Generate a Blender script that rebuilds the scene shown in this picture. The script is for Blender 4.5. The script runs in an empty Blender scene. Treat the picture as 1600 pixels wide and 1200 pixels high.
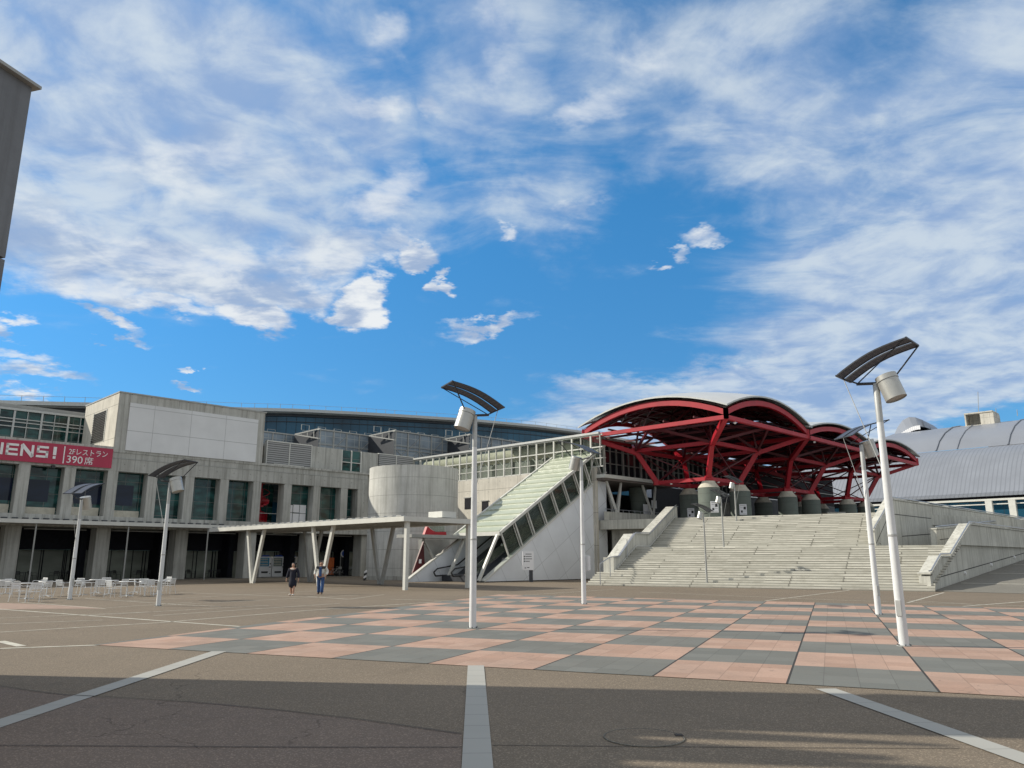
import bpy, bmesh, math, random
from mathutils import Vector, Matrix
R = math.radians
random.seed(7)
scn = bpy.context.scene
col = scn.collection

# ---------------------------------------------------------------- survey helpers
FPX = 1200.0; CAMH = 1.8; TH = math.atan(274 / 1200.0); CC, SS = math.cos(TH), math.sin(TH)
def ray(x, y):
    u = x - 800; v = 600 - y
    return (u / FPX, (FPX * CC - v * SS) / FPX, (FPX * SS + v * CC) / FPX)
def G(x, y, z=0.0):
    r = ray(x, y); k = (z - CAMH) / r[2]
    return (r[0] * k, r[1] * k)
def D(x, y, Y):
    r = ray(x, y); k = Y / r[1]
    return (r[0] * k, Y, CAMH + r[2] * k)
GA = 44.746                         # heading of the main facade, clockwise from +Y
class Frame:
    """vertical plane: x runs along it, y into it, z up"""
    def __init__(s, o, heading):
        a = R(heading); s.o = o; s.h = heading
        s.d = (math.sin(a), math.cos(a)); s.i = (-math.cos(a), math.sin(a))
        s.rot = R(90 - heading)
    def px(s, x, y, into=0.0):
        r = ray(x, y); ox = s.o[0] + s.i[0] * into; oy = s.o[1] + s.i[1] * into
        det = -r[0] * s.d[1] + r[1] * s.d[0]
        k = (-ox * s.d[1] + oy * s.d[0]) / det
        X, Y = r[0] * k, r[1] * k
        return ((X - ox) * s.d[0] + (Y - oy) * s.d[1], CAMH + r[2] * k)
    def W(s, x, y, z=0.0):
        return Vector((s.o[0] + s.d[0] * x + s.i[0] * y, s.o[1] + s.d[1] * x + s.i[1] * y, z))

# ---------------------------------------------------------------- mesh helpers
class MB:
    def __init__(s): s.v = []; s.f = []
    def add(s, vs, fs):
        b = len(s.v); s.v += [tuple(v) for v in vs]; s.f += [tuple(b + i for i in f) for f in fs]; return s
    def box(s, x0, x1, y0, y1, z0, z1):
        vs = [(x, y, z) for z in (z0, z1) for y in (y0, y1) for x in (x0, x1)]
        return s.add(vs, [(0, 2, 3, 1), (4, 5, 7, 6), (0, 1, 5, 4), (2, 6, 7, 3), (0, 4, 6, 2), (1, 3, 7, 5)])
    def bar(s, p, q, w, h=None, up=(0, 0, 1)):
        h = h or w; p = Vector(p); q = Vector(q); d = (q - p).normalized(); up = Vector(up)
        if abs(d.dot(up)) > .99: up = Vector((0, 1, 0))
        a = d.cross(up).normalized() * w / 2; b = a.cross(d).normalized() * h / 2
        vs = [p - a - b, p + a - b, p + a + b, p - a + b, q - a - b, q + a - b, q + a + b, q - a + b]
        return s.add(vs, [(3, 2, 1, 0), (4, 5, 6, 7), (0, 1, 5, 4), (1, 2, 6, 5), (2, 3, 7, 6), (3, 0, 4, 7)])
    def tube(s, p, q, r0, r1=None, n=10, cap=True):
        r1 = r0 if r1 is None else r1
        p = Vector(p); q = Vector(q); d = (q - p).normalized()
        a = d.orthogonal().normalized(); b = d.cross(a)
        ring = [(math.cos(2 * math.pi * i / n), math.sin(2 * math.pi * i / n)) for i in range(n)]
        vs = [p + (a * c + b * t) * r0 for c, t in ring] + [q + (a * c + b * t) * r1 for c, t in ring]
        fs = [(i, (i + 1) % n, n + (i + 1) % n, n + i) for i in range(n)]
        if cap: fs += [tuple(reversed(range(n))), tuple(range(n, 2 * n))]
        return s.add(vs, fs)
    def path(s, pts, r, n=6):
        for a, b in zip(pts, pts[1:]): s.tube(a, b, r, r, n)
        return s
    def prism(s, poly, y0, y1):                       # polygon in x,z pushed along y
        n = len(poly)
        vs = [(x, y0, z) for x, z in poly] + [(x, y1, z) for x, z in poly]
        return s.add(vs, [tuple(range(n)), tuple(reversed(range(n, 2 * n)))] + [(i, n + i, n + (i + 1) % n, (i + 1) % n) for i in range(n)])
    def slab(s, poly, z0, z1):                        # polygon in x,y pushed along z
        n = len(poly)
        vs = [(x, y, z0) for x, y in poly] + [(x, y, z1) for x, y in poly]
        return s.add(vs, [tuple(reversed(range(n))), tuple(range(n, 2 * n))] + [(i, (i + 1) % n, n + (i + 1) % n, n + i) for i in range(n)])
    def sheet(s, poly, z): return s.add([(x, y, z) for x, y in poly], [tuple(range(len(poly)))])
    def lathe(s, prof, n=24, c=(0, 0)):
        m = len(prof)
        vs = [(c[0] + r * math.cos(2 * math.pi * i / n), c[1] + r * math.sin(2 * math.pi * i / n), z) for i in range(n) for r, z in prof]
        fs = [(i * m + j, ((i + 1) % n) * m + j, ((i + 1) % n) * m + j + 1, i * m + j + 1) for i in range(n) for j in range(m - 1)]
        return s.add(vs, fs)
    def grid(s, pts):                                 # rows of points
        nr, nc = len(pts), len(pts[0])
        return s.add([p for r in pts for p in r], [(i * nc + j, i * nc + j + 1, (i + 1) * nc + j + 1, (i + 1) * nc + j) for i in range(nr - 1) for j in range(nc - 1)])
    def build(s, name, m, parent=None, smooth=False, bevel=0):
        me = bpy.data.meshes.new(name); me.from_pydata(s.v, [], s.f); me.validate()
        bm = bmesh.new(); bm.from_mesh(me); bmesh.ops.recalc_face_normals(bm, faces=bm.faces)
        if smooth:
            for f in bm.faces: f.smooth = True
            for e in bm.edges:
                if len(e.link_faces) == 2 and e.calc_face_angle(0) > R(40): e.smooth = False
        bm.to_mesh(me); bm.free()
        me.materials.append(m)
        o = bpy.data.objects.new(name, me); col.objects.link(o)
        if parent: o.parent = parent
        if bevel:
            b = o.modifiers.new('bevel', 'BEVEL'); b.width = bevel; b.segments = 2; b.limit_method = 'ANGLE'
        return o
def tag(o, label, cat, group=None):
    o['label'] = label; o['category'] = cat
    if group: o['group'] = group
    return o
def thing(name, label, cat, loc=(0, 0, 0), rotz=0.0, group=None):
    o = bpy.data.objects.new(name, None); col.objects.link(o); o.empty_display_size = .3
    o.location = loc; o.rotation_euler = (0, 0, rotz)
    return tag(o, label, cat, group)
def fthing(name, label, cat, fr, group=None): return thing(name, label, cat, (fr.o[0], fr.o[1], 0), fr.rot, group)
def struct(name, mb, m):
    o = mb.build(name, m); o['kind'] = 'structure'; return o
def dup(root, loc, rotz, label=None, scale=None):
    r = root.copy(); col.objects.link(r); r.location = loc; r.rotation_euler = (0, 0, rotz)
    if label: r['label'] = label
    if scale: r.scale = scale
    for ch in list(root.children):
        c = ch.copy(); col.objects.link(c); c.parent = r
        for g in list(ch.children):
            d = g.copy(); col.objects.link(d); d.parent = c
    return r

# ---------------------------------------------------------------- materials
def newmat(name):
    m = bpy.data.materials.new(name); m.use_nodes = True
    nt = m.node_tree; b = nt.nodes['Principled BSDF']
    return m, nt, b
class NB:
    """tiny node builder"""
    def __init__(s, nt): s.nt = nt
    def n(s, t, ins=None, **kw):
        nd = s.nt.nodes.new(t)
        for k, v in kw.items(): setattr(nd, k, v)
        if ins:
            for k, v in ins.items():
                sock = nd.inputs[k]
                if isinstance(v, bpy.types.NodeSocket): s.nt.links.new(v, sock)
                else: sock.default_value = v
        return nd
    def m(s, op, a, b=None, c=None, clamp=False):
        nd = s.nt.nodes.new('ShaderNodeMath'); nd.operation = op; nd.use_clamp = clamp
        for i, v in enumerate((a, b, c)):
            if v is None: continue
            if isinstance(v, bpy.types.NodeSocket): s.nt.links.new(v, nd.inputs[i])
            else: nd.inputs[i].default_value = v
        return nd.outputs[0]
    def mix(s, f, a, b):
        nd = s.nt.nodes.new('ShaderNodeMix'); nd.data_type = 'RGBA'
        for i, v in ((0, f), (6, a), (7, b)):
            if isinstance(v, bpy.types.NodeSocket): s.nt.links.new(v, nd.inputs[i])
            else: nd.inputs[i].default_value = v if i == 0 else (tuple(v) + (1,))[:4]
        return nd.outputs[2]
    def ramp(s, f, lo, hi, a=0.0, b=1.0, smooth=False):
        nd = s.nt.nodes.new('ShaderNodeMapRange'); nd.interpolation_type = 'SMOOTHSTEP' if smooth else 'LINEAR'
        s.nt.links.new(f, nd.inputs[0])
        for i, v in ((1, lo), (2, hi), (3, a), (4, b)):
            if isinstance(v, bpy.types.NodeSocket): s.nt.links.new(v, nd.inputs[i])
            else: nd.inputs[i].default_value = v
        return nd.outputs[0]
    def noise(s, vec, scale, detail=4, rough=.55, dist=0, scl=None):
        if scl is not None:
            vec = s.n('ShaderNodeMapping', {'Vector': vec, 'Scale': scl}).outputs[0]
        nd = s.n('ShaderNodeTexNoise', {'Vector': vec, 'Scale': scale, 'Detail': detail, 'Roughness': rough, 'Distortion': dist})
        return nd.outputs[0]
def plain(name, c, rough=.6, metal=0.0, var=.12, scale=3.0, spec=.5, bump=0.0):
    m, nt, b = newmat(name); k = NB(nt)
    co = k.n('ShaderNodeTexCoord').outputs['Object']
    f = k.noise(co, scale, 5, .6)
    lo = tuple(x * (1 - var) for x in c); hi = tuple(min(1, x * (1 + var)) for x in c)
    nt.links.new(k.mix(k.ramp(f, .3, .7), lo, hi), b.inputs['Base Color'])
    b.inputs['Roughness'].default_value = rough; b.inputs['Metallic'].default_value = metal
    b.inputs['Specular IOR Level'].default_value = spec
    if bump:
        bp = k.n('ShaderNodeBump', {'Height': k.noise(co, scale * 12, 3), 'Strength': bump, 'Distance': .02})
        nt.links.new(bp.outputs[0], b.inputs['Normal'])
    return m
def gridline(k, sock, pitch, w, off=0.0):
    f = k.m('FRACT', k.m('DIVIDE', k.m('ADD', sock, off), pitch))
    return k.m('LESS_THAN', f, w / pitch)
def concrete(name, c=(.36, .36, .335), jx=0, jz=0, jw=.035, offx=0, offz=0, streak=.35, stain=(.17, .165, .14), pos=True):
    m, nt, b = newmat(name); k = NB(nt)
    co = k.n('ShaderNodeTexCoord').outputs['Object']
    sp = k.n('ShaderNodeSeparateXYZ', {0: co})
    n1 = k.noise(co, .45, 6, .62); n2 = k.noise(co, 6, 4, .6)
    st = k.noise(co, 1.0, 6, .7, scl=(3.4, 3.4, .14))
    base = k.mix(k.ramp(n1, .32, .68), tuple(x * .86 for x in c), tuple(min(1, x * 1.12) for x in c))
    base = k.mix(k.m('MULTIPLY', k.ramp(st, .46, .72), min(1, streak * 1.35)), base, stain)
    base = k.mix(k.m('MULTIPLY', k.ramp(n2, .45, .7), .16), base, tuple(x * .6 for x in c))
    if jx:
        hx = k.m('SUBTRACT', k.m('FRACT', k.m('DIVIDE', k.m('ADD', sp.outputs[0], offx), 1.6850)), .5); hz_ = k.m('SUBTRACT', k.m('FRACT', k.m('DIVIDE', sp.outputs[2], 1.05)), .5)
        hh = k.m('ADD', k.m('MULTIPLY', k.m('MULTIPLY', hx, 1.685), k.m('MULTIPLY', hx, 1.685)), k.m('MULTIPLY', k.m('MULTIPLY', hz_, 1.05), k.m('MULTIPLY', hz_, 1.05)))
        base = k.mix(k.m('MULTIPLY', k.m('LESS_THAN', hh, .0022), .6), base, (.08, .08, .075))
    j = None
    if jx: j = gridline(k, sp.outputs[0], jx, jw, offx)
    if jz:
        j2 = gridline(k, sp.outputs[2], jz, jw, offz); j = j2 if j is None else k.m('MAXIMUM', j, j2)
    if j is not None: base = k.mix(k.m('MULTIPLY', j, .7), base, (.06, .06, .055))
    nt.links.new(base, b.inputs['Base Color']); b.inputs['Roughness'].default_value = .85
    b.inputs['Specular IOR Level'].default_value = .25
    bp = k.n('ShaderNodeBump', {'Height': n2, 'Strength': .25, 'Distance': .02}); nt.links.new(bp.outputs[0], b.inputs['Normal'])
    return m
def glass(name, c, rough=.06, var=.5, px=0, pz=0, fcol=(.35, .36, .35), fw=.06, spec=.8, nscale=.35, alpha=None, wob=.0):
    """dark pane reflecting the sky, optional thin glazing bars in its grid"""
    m, nt, b = newmat(name); k = NB(nt)
    co = k.n('ShaderNodeTexCoord').outputs['Object']; sp = k.n('ShaderNodeSeparateXYZ', {0: co})
    f = k.ramp(k.noise(co, nscale, 3, .5, scl=(1, 1, 2.2)), .35, .65)
    base = k.mix(f, tuple(x * (1 - var) for x in c), tuple(x * (1 + var) for x in c))
    rg = rough
    if px or pz:
        j = gridline(k, sp.outputs[0], px, fw) if px else None
        if pz:
            j2 = gridline(k, sp.outputs[2], pz, fw); j = j2 if j is None else k.m('MAXIMUM', j, j2)
        base = k.mix(j, base, fcol); rg = k.ramp(j, 0, 1, rough, .5)
        nt.links.new(rg, b.inputs['Roughness'])
    else: b.inputs['Roughness'].default_value = rough
    nt.links.new(base, b.inputs['Base Color']); b.inputs['Specular IOR Level'].default_value = spec
    if wob:
        bp = k.n('ShaderNodeBump', {'Height': k.noise(co, .8, 2), 'Strength': wob, 'Distance': .05}); nt.links.new(bp.outputs[0], b.inputs['Normal'])
    if alpha is not None: b.inputs['Alpha'].default_value = alpha
    return m
def ribbed(name, c, pitch, axis=0, dark=.55, frac=.28, rough=.4, metal=.0, rot=None, jz=0, spec=.5, duty2=None):
    m, nt, b = newmat(name); k = NB(nt)
    co = k.n('ShaderNodeTexCoord').outputs['Object']
    if rot is not None: co = k.n('ShaderNodeMapping', {'Vector': co, 'Rotation': rot}).outputs[0]
    sp = k.n('ShaderNodeSeparateXYZ', {0: co})
    j = gridline(k, sp.outputs[axis], pitch, pitch * frac)
    if duty2: j = k.m('MAXIMUM', j, gridline(k, sp.outputs[duty2[0]], duty2[1], duty2[2]))
    n1 = k.ramp(k.noise(co, .3, 4), .3, .7)
    a = k.mix(n1, tuple(x * .9 for x in c), tuple(min(1, x * 1.08) for x in c))
    base = k.mix(j, a, tuple(x * dark for x in c))
    nt.links.new(base, b.inputs['Base Color']); b.inputs['Roughness'].default_value = rough; b.inputs['Metallic'].default_value = metal
    b.inputs['Specular IOR Level'].default_value = spec
    return m

M = {}
M['conc'] = concrete('board marked concrete', (.46, .46, .43), 3.37, 0, .03, offx=1.1, streak=.6)
M['conc_lit'] = concrete('pale concrete', (.60, .57, .50), 3.4, 3.05, .035, streak=.3)  # lit copy of conc, sunlight put into its paler colour
M['drum'] = concrete('drum concrete', (.56, .56, .53), 0, 1.62, .025, offz=.6, streak=.45)
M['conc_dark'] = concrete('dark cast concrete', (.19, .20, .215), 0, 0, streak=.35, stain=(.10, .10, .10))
M['ramp'] = concrete('weathered concrete', (.54, .535, .485), 0, 0, streak=.5, stain=(.18, .175, .145))
M['panelwhite'] = ribbed('white cladding', (.66, .67, .68), 3.4, 0, .6, .012, .5, duty2=(2, 2.16, .05))
M['tiles'] = ribbed('white wall panels', (.74, .77, .81), 2.2, 0, .72, .02, .38, rot=(0, R(32), 0), duty2=(2, 2.4, .045))
M['win'] = glass('facade glass', (.014, .060, .056), .05, .7, 1.25, 1.42, (.12, .13, .125), .05, spec=.42, nscale=.8, wob=.15)
M['winblue'] = glass('blue glass wall', (.020, .095, .160), .15, .4, 1.55, 0, (.012, .045, .075), .12, spec=.35, nscale=.1)
M['truss_glass'] = glass('grey glass bays', (.17, .21, .25), .25, .3, 1.1, .95, (.27, .30, .31), .08, spec=.6)
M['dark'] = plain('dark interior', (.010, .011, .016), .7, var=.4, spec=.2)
M['shutter'] = glass('ground floor panels', (.26, .28, .235), .5, .25, 1.9, 0, (.02, .02, .02), .09, spec=.3)
M['steel'] = plain('galvanised steel', (.46, .47, .46), .45, .25, .1, 5)
M['whitesteel'] = plain('off white painted steel', (.60, .60, .56), .45, 0, .08, 1.5)
M['greysteel'] = plain('grey painted steel', (.33, .335, .32), .5, 0, .12, 2)
M['darksteel'] = plain('dark steel', (.045, .05, .06), .45, .2, .2, 5)
M['pole'] = concrete('silver pole paint', (.72, .74, .75), 0, 0, streak=.16, stain=(.35, .34, .32))
M['drumlamp'] = plain('brushed aluminium', (.48, .48, .45), .38, .55, .07, 8)
M['solar'] = glass('solar cells', (.055, .066, .095), .5, .15, .11, 0, (.11, .12, .14), .012, spec=.25)
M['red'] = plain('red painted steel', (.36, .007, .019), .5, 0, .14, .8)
M['redshade'] = plain('shaded red painted steel', (.085, .004, .009), .5, 0, .2, .8)  # shaded copy of the red paint, shade put into the colour
M['signred'] = ribbed('crimson banner', (.42, .028, .075), 1.7, 0, .7, .012, .5)
M['white'] = plain('white letters', (.8, .8, .8), .5, 0, .02)
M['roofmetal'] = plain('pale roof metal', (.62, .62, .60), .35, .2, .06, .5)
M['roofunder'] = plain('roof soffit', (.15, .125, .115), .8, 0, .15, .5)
M['louvre'] = None
M['greyrib'] = ribbed('grey louvre slats', (.34, .345, .345), .22, 2, .35, .45, .5)
M['hallroof'] = ribbed('ribbed steel roof', (.235, .255, .295), .62, 0, .80, .25, .42, .1)
M['hallroof2'] = plain('smooth steel roof', (.24, .26, .30), .42, .1, .08, .12)
M['posterwhite'] = plain('poster paper', (.8, .8, .82), .6, var=.02)
M['black'] = plain('black paint', (.02, .02, .022), .5, var=.2)
M['orange'] = plain('orange board', (.55, .13, .03), .5)
M['blue'] = plain('blue sign paint', (.03, .08, .35), .4)
M['alu'] = plain('white aluminium chair', (.72, .73, .73), .35, .3, .04)
M['darkchair'] = plain('dark chair', (.03, .03, .035), .5)
M['colum'] = concrete('greenish column concrete', (.15, .175, .155), 0, .85, .02, streak=.25)
M['cap'] = plain('pale concrete cap', (.58, .55, .46), .8, var=.15)
M['skin'] = plain('skin', (.45, .26, .18), .6, var=.05)
M['hair'] = plain('black hair', (.012, .01, .01), .5)
M['navy'] = plain('navy cloth', (.007, .009, .022), .85, var=.3, scale=9)
M['denim'] = plain('blue denim', (.035, .085, .22), .85, var=.3, scale=9)
M['cloth'] = plain('white fleece', (.62, .62, .58), .9, var=.1, scale=9)
M['stainless'] = plain('stainless rail', (.42, .44, .47), .3, .7, .05)

def m_louvre():
    m, nt, b = newmat('frosted green glass slats'); k = NB(nt)
    co = k.n('ShaderNodeTexCoord').outputs['Object']
    f = k.ramp(k.noise(co, .5, 4), .3, .7)
    nt.links.new(k.mix(f, (.36, .40, .305), (.44, .47, .375)), b.inputs['Base Color']); b.inputs['Specular IOR Level'].default_value = .2; b.inputs['Roughness'].default_value = .3
    return m
M['louvre'] = m_louvre()
def m_clear():
    m, nt, b = newmat('greenish clear glass'); k = NB(nt)
    tr = k.n('ShaderNodeBsdfTransparent', {'Color': (.88, .92, .88, 1)})
    co = k.n('ShaderNodeTexCoord').outputs['Object']
    b.inputs['Base Color'].default_value = (.10, .13, .11, 1); b.inputs['Roughness'].default_value = .08
    b.inputs['Specular IOR Level'].default_value = .8
    f = k.ramp(k.noise(co, .5, 3), .3, .7, .12, .3)
    mx = k.n('ShaderNodeMixShader', {0: f, 1: tr.outputs[0], 2: b.outputs[0]})
    nt.links.new(mx.outputs[0], nt.nodes['Material Output'].inputs[0])
    return m
M['clear'] = m_clear()

def m_asphalt(name, c, speck=.5):
    m, nt, b = newmat(name); k = NB(nt)
    co = k.n('ShaderNodeTexCoord').outputs['Object']
    big = k.ramp(k.noise(co, .16, 6, .65), .3, .7)
    mid = k.ramp(k.noise(co, 1.4, 5, .6), .3, .7)
    fine = k.noise(co, 55, 2, .7)
    vor = k.n('ShaderNodeTexVoronoi', {'Vector': co, 'Scale': 75.0}).outputs['Color']
    vv = k.n('ShaderNodeSeparateXYZ', {0: vor}).outputs[0]
    a = k.mix(big, tuple(x * .84 for x in c), tuple(x * 1.12 for x in c))
    a = k.mix(k.m('MULTIPLY', mid, .35), a, (c[0] * .82, c[1] * .84, c[2] * .86))
    a = k.mix(k.m('MULTIPLY', k.ramp(fine, .45, .6), speck), a, tuple(x * .55 for x in c))
    a = k.mix(k.m('MULTIPLY', k.m('GREATER_THAN', vv, .84), .55), a, tuple(min(1, x * 1.9) for x in c))
    stx = k.ramp(k.noise(co, .7, 6, .7, 1.5), .58, .72)
    a = k.mix(k.m('MULTIPLY', stx, .38), a, tuple(x * .5 for x in c))
    ck = k.n('ShaderNodeTexVoronoi', {'Vector': k.n('ShaderNodeVectorMath', {0: co, 1: k.n('ShaderNodeTexNoise', {'Vector': co, 'Scale': 1.2, 'Detail': 5.0}).outputs['Color']}, operation='ADD').outputs[0], 'Scale': .16}, feature='DISTANCE_TO_EDGE').outputs[0]
    a = k.mix(k.m('MULTIPLY', k.m('MULTIPLY', k.ramp(ck, .0, .0022, 1, 0), k.ramp(k.noise(co, .3, 2), .5, .56)), .7), a, tuple(x * .3 for x in c))
    sp_ = k.ramp(k.noise(co, 3.1, 2, .5), .74, .76)
    a = k.mix(k.m('MULTIPLY', sp_, .35), a, tuple(min(1, x * 1.5) for x in c))
    nt.links.new(a, b.inputs['Base Color']); b.inputs['Roughness'].default_value = .9; b.inputs['Specular IOR Level'].default_value = .25
    bp = k.n('ShaderNodeBump', {'Height': vv, 'Strength': .5, 'Distance': .006}); nt.links.new(bp.outputs[0], b.inputs['Normal'])
    return m
M['asphalt'] = m_asphalt('brown aggregate paving', (.200, .163, .122))
M['asphalt2'] = m_asphalt('worn paving', (.205, .160, .128), .3)
M['asphalt3'] = m_asphalt('ramp paving', (.20, .19, .165), .3)
def m_checker():
    m, nt, b = newmat('pink and grey checker paving'); k = NB(nt)
    co = k.n('ShaderNodeTexCoord').outputs['Object']; sp = k.n('ShaderNodeSeparateXYZ', {0: co})
    cu = k.m('DIVIDE', sp.outputs[0], 2.0); cv = k.m('DIVIDE', sp.outputs[1], 2.17)
    par = k.m('FLOORED_MODULO', k.m('ADD', k.m('FLOOR', cu), k.m('FLOOR', cv)), 2.0)
    par = k.m('GREATER_THAN', par, .5)                   # 1 = pink
    tu = k.m('FLOOR', k.m('MULTIPLY', cu, 4)); tv = k.m('FLOOR', k.m('MULTIPLY', cv, 4))
    tile = k.n('ShaderNodeTexWhiteNoise', {0: k.n('ShaderNodeCombineXYZ', {0: tu, 1: tv, 2: 0.0}).outputs[0]}, noise_dimensions='3D').outputs[0]
    pink = k.mix(tile, (.40, .255, .19), (.50, .335, .26)); grey = k.mix(tile, (.145, .152, .14), (.185, .19, .175))
    a = k.mix(par, grey, pink)
    n1 = k.ramp(k.noise(co, .5, 6, .7), .38, .7); a = k.mix(k.m('MULTIPLY', n1, .40), a, (.17, .155, .13))
    n3 = k.ramp(k.noise(co, 2.3, 5, .65, 1.0), .60, .68); a = k.mix(k.m('MULTIPLY', n3, .30), a, (.10, .09, .075))
    n4 = k.ramp(k.noise(co, 5.5, 2, .5), .74, .755); a = k.mix(k.m('MULTIPLY', n4, .5), a, (.07, .065, .06))
    n2 = k.noise(co, 30, 3, .7); a = k.mix(k.m('MULTIPLY', k.ramp(n2, .45, .7), .22), a, (.10, .09, .08))
    j = k.m('MAXIMUM', gridline(k, sp.outputs[0], 2.0, .035, .0175), k.m('MULTIPLY', gridline(k, sp.outputs[0], .5, .012, .006), .38))
    j = k.m('MAXIMUM', j, k.m('MULTIPLY', gridline(k, sp.outputs[1], 1.085, .012), .2))
    a = k.mix(j, a, (.045, .042, .038))
    nt.links.new(a, b.inputs['Base Color']); b.inputs['Roughness'].default_value = .8; b.inputs['Specular IOR Level'].default_value = .3
    return m
M['checker'] = m_checker()
M['line'] = plain('pale stone strip', (.50, .48, .41), .8, var=.32, scale=3.5)
M['strip'] = ribbed('light stone strip paving', (.37, .365, .335), .62, 1, .4, .016, .8)
M['joint'] = plain('dark joint', (.05, .042, .036), .9)
def m_steps():
    m, nt, b = newmat('granite steps'); k = NB(nt)
    co = k.n('ShaderNodeTexCoord').outputs['Object']; sp = k.n('ShaderNodeSeparateXYZ', {0: co})
    g = k.n('ShaderNodeNewGeometry').outputs['Normal']; nz = k.n('ShaderNodeSeparateXYZ', {0: g}).outputs[2]
    row = k.m('FLOOR', k.m('MULTIPLY', sp.outputs[2], 6.67))
    ln = k.n('ShaderNodeTexWhiteNoise', {0: k.n('ShaderNodeCombineXYZ', {0: k.m('FLOOR', k.m('DIVIDE', sp.outputs[0], 1.55)), 1: row, 2: 0.0}).outputs[0]}, noise_dimensions='3D').outputs[0]
    a = k.mix(ln, (.46, .45, .395), (.62, .605, .54))
    st = k.ramp(k.noise(co, 1.1, 6, .72, scl=(1, 2.5, 2.5)), .48, .72)
    a = k.mix(k.m('MULTIPLY', st, .5), a, (.25, .235, .19))
    brk = k.n('ShaderNodeTexWhiteNoise', {0: k.n('ShaderNodeCombineXYZ', {0: k.m('FLOOR', k.m('DIVIDE', sp.outputs[0], 3.1)), 1: k.m('MULTIPLY', row, 1.7), 2: 3.0}).outputs[0]}, noise_dimensions='3D').outputs[0]
    a = k.mix(k.m('MULTIPLY', k.m('MULTIPLY', gridline(k, sp.outputs[0], 3.1, .09), k.m('GREATER_THAN', brk, .45)), .6), a, (.10, .095, .08))
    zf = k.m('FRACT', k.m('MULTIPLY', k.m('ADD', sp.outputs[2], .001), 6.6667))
    low = k.m('MULTIPLY', k.m('LESS_THAN', nz, .5), k.m('LESS_THAN', zf, .34))  # painted shadow under the nosing, low on each riser
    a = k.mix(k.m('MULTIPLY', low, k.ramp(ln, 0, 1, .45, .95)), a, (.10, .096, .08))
    nt.links.new(a, b.inputs['Base Color']); b.inputs['Roughness'].default_value = .85
    return m
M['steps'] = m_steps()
M['pinkpave'] = plain('faded pink paving', (.30, .21, .165), .85, var=.15)
M['innerdeck'] = ribbed('dark profiled deck', (.028, .014, .020), .8, 0, .4, .2, .8, rot=(0, 0, R(45)), spec=.1)
M['navyblind'] = glass('navy blind behind glass', (.008, .014, .035), .08, .3, 0, 0, spec=.3)

# ================================================================ GROUND
o = struct('ground', MB().sheet([(-400, -60), (400, -60), (400, 600), (-400, 600)], 0), M['asphalt'])
def pxpoly(pts): return [G(*p) for p in pts]
o = struct('pavement', MB().sheet(pxpoly([(-300, 1120), (-40, 1068), (60, 1082), (150, 1090), (350, 1100), (560, 1125), (722, 1147), (716, 1320), (-500, 1320)]), .004), M['asphalt2'])
O = (4.07, 12.07); ca, sa = math.cos(R(22)), math.sin(R(22))
def tochk(p):
    dx, dy = p[0] - O[0], p[1] - O[1]
    return (dx * ca - dy * sa, dx * sa + dy * ca)
chk = [(-9.1, 17.15), (-7.9, 20.7), (-7.2, 22.9), (-6.2, 25.5), (-5.26, 28), (-4.4, 30.9), (-3.2, 34.4), (-1.6, 38.8), (-.7, 41.7), (3.2, 39.7), (7.1, 37.2), (10.9, 35.1), (14.8, 32.9), (18.2, 30.6), (32, 23), (26.4, 3.0)]
cp = [tochk(p) for p in chk]; cp[0] = (cp[0][0], 0.0); cp[-1] = (24.0, 0.0)
o = struct('pavement', MB().sheet(cp, .008), M['checker']); o.location = (O[0], O[1], 0); o.rotation_euler = (0, 0, -R(22)); o.name = 'checker_pavement'
jb = MB()
def strip_poly(p, q, w, ext=0.0):
    p = Vector(p); q = Vector(q); d = (q - p).normalized(); n = Vector((-d.y, d.x)) * w / 2; q = q + d * ext
    return [tuple(p - n), tuple(q - n), tuple(q + n), tuple(p + n)]
def stripv(mb, a, b, w, z, ext=0): mb.sheet(strip_poly(a, b, w, ext), z)
# big light strips in the foreground (paved in stones)
def bigstrip(p, q, w):
    p = Vector(p); q = Vector(q); L = (q - p).length; a = math.atan2(q.y - p.y, q.x - p.x) - math.pi / 2
    mb = MB().sheet([(-w / 2, 0), (w / 2, 0), (w / 2, L), (-w / 2, L)], .010)
    o = struct('paving_strip', mb, M['strip']); o.location = (p.x, p.y, 0); o.rotation_euler = (0, 0, a)
bigstrip(G(748, 1330), G(743.5, 1040.5), .28)
bigstrip(G(-330, 1240), G(342, 1018.5), .30)
bigstrip(G(1830, 1268), G(1290, 1077), .30)
ln = MB()
L_ = [((0, 952), (402, 981), .13), ((0, 1013.5), (172, 1007.5), .14), ((0, 1002), (34, 1010), .2), ((-400, 897), (0, 952), .13),
      ((0, 988), (250, 973), .10), ((250, 973), (480, 954), .10), ((480, 954), (690, 940), .10), ((0, 975), (160, 969), .08), ((0, 966), (240, 956), .07),
      ((133, 962), (420, 946), .08), ((165, 950), (300, 941), .07), ((133, 935), (282, 945), .08), ((282, 945), (345, 948), .08), ((200, 939), (520, 922), .07),
      ((250, 946), (560, 930), .08), ((240, 962), (530, 943), .08), ((280, 926), (480, 933), .10), ((480, 932), (545, 936.5), .11), ((505, 920), (535, 918.5), .09),
      ((610, 936.5), (720, 939), .10), ((545, 936.5), (600, 929), .07), ((770, 933), (960, 921), .08),
      ((1000, 925), (1290, 937), .08), ((1290, 937), (1600, 947), .08), ((1195, 939), (1330, 922), .10), ((1418, 942), (1475, 926), .10),
      ((1505, 947.5), (1640, 937), .12), ((1420, 938), (1530, 945), .08), ((30, 941), (165, 951), .08)]
for p, q, w in L_: stripv(ln, G(*p), G(*q), w, .005)
struct('painted_line', ln, M['line'])
sm = MB()
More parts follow.
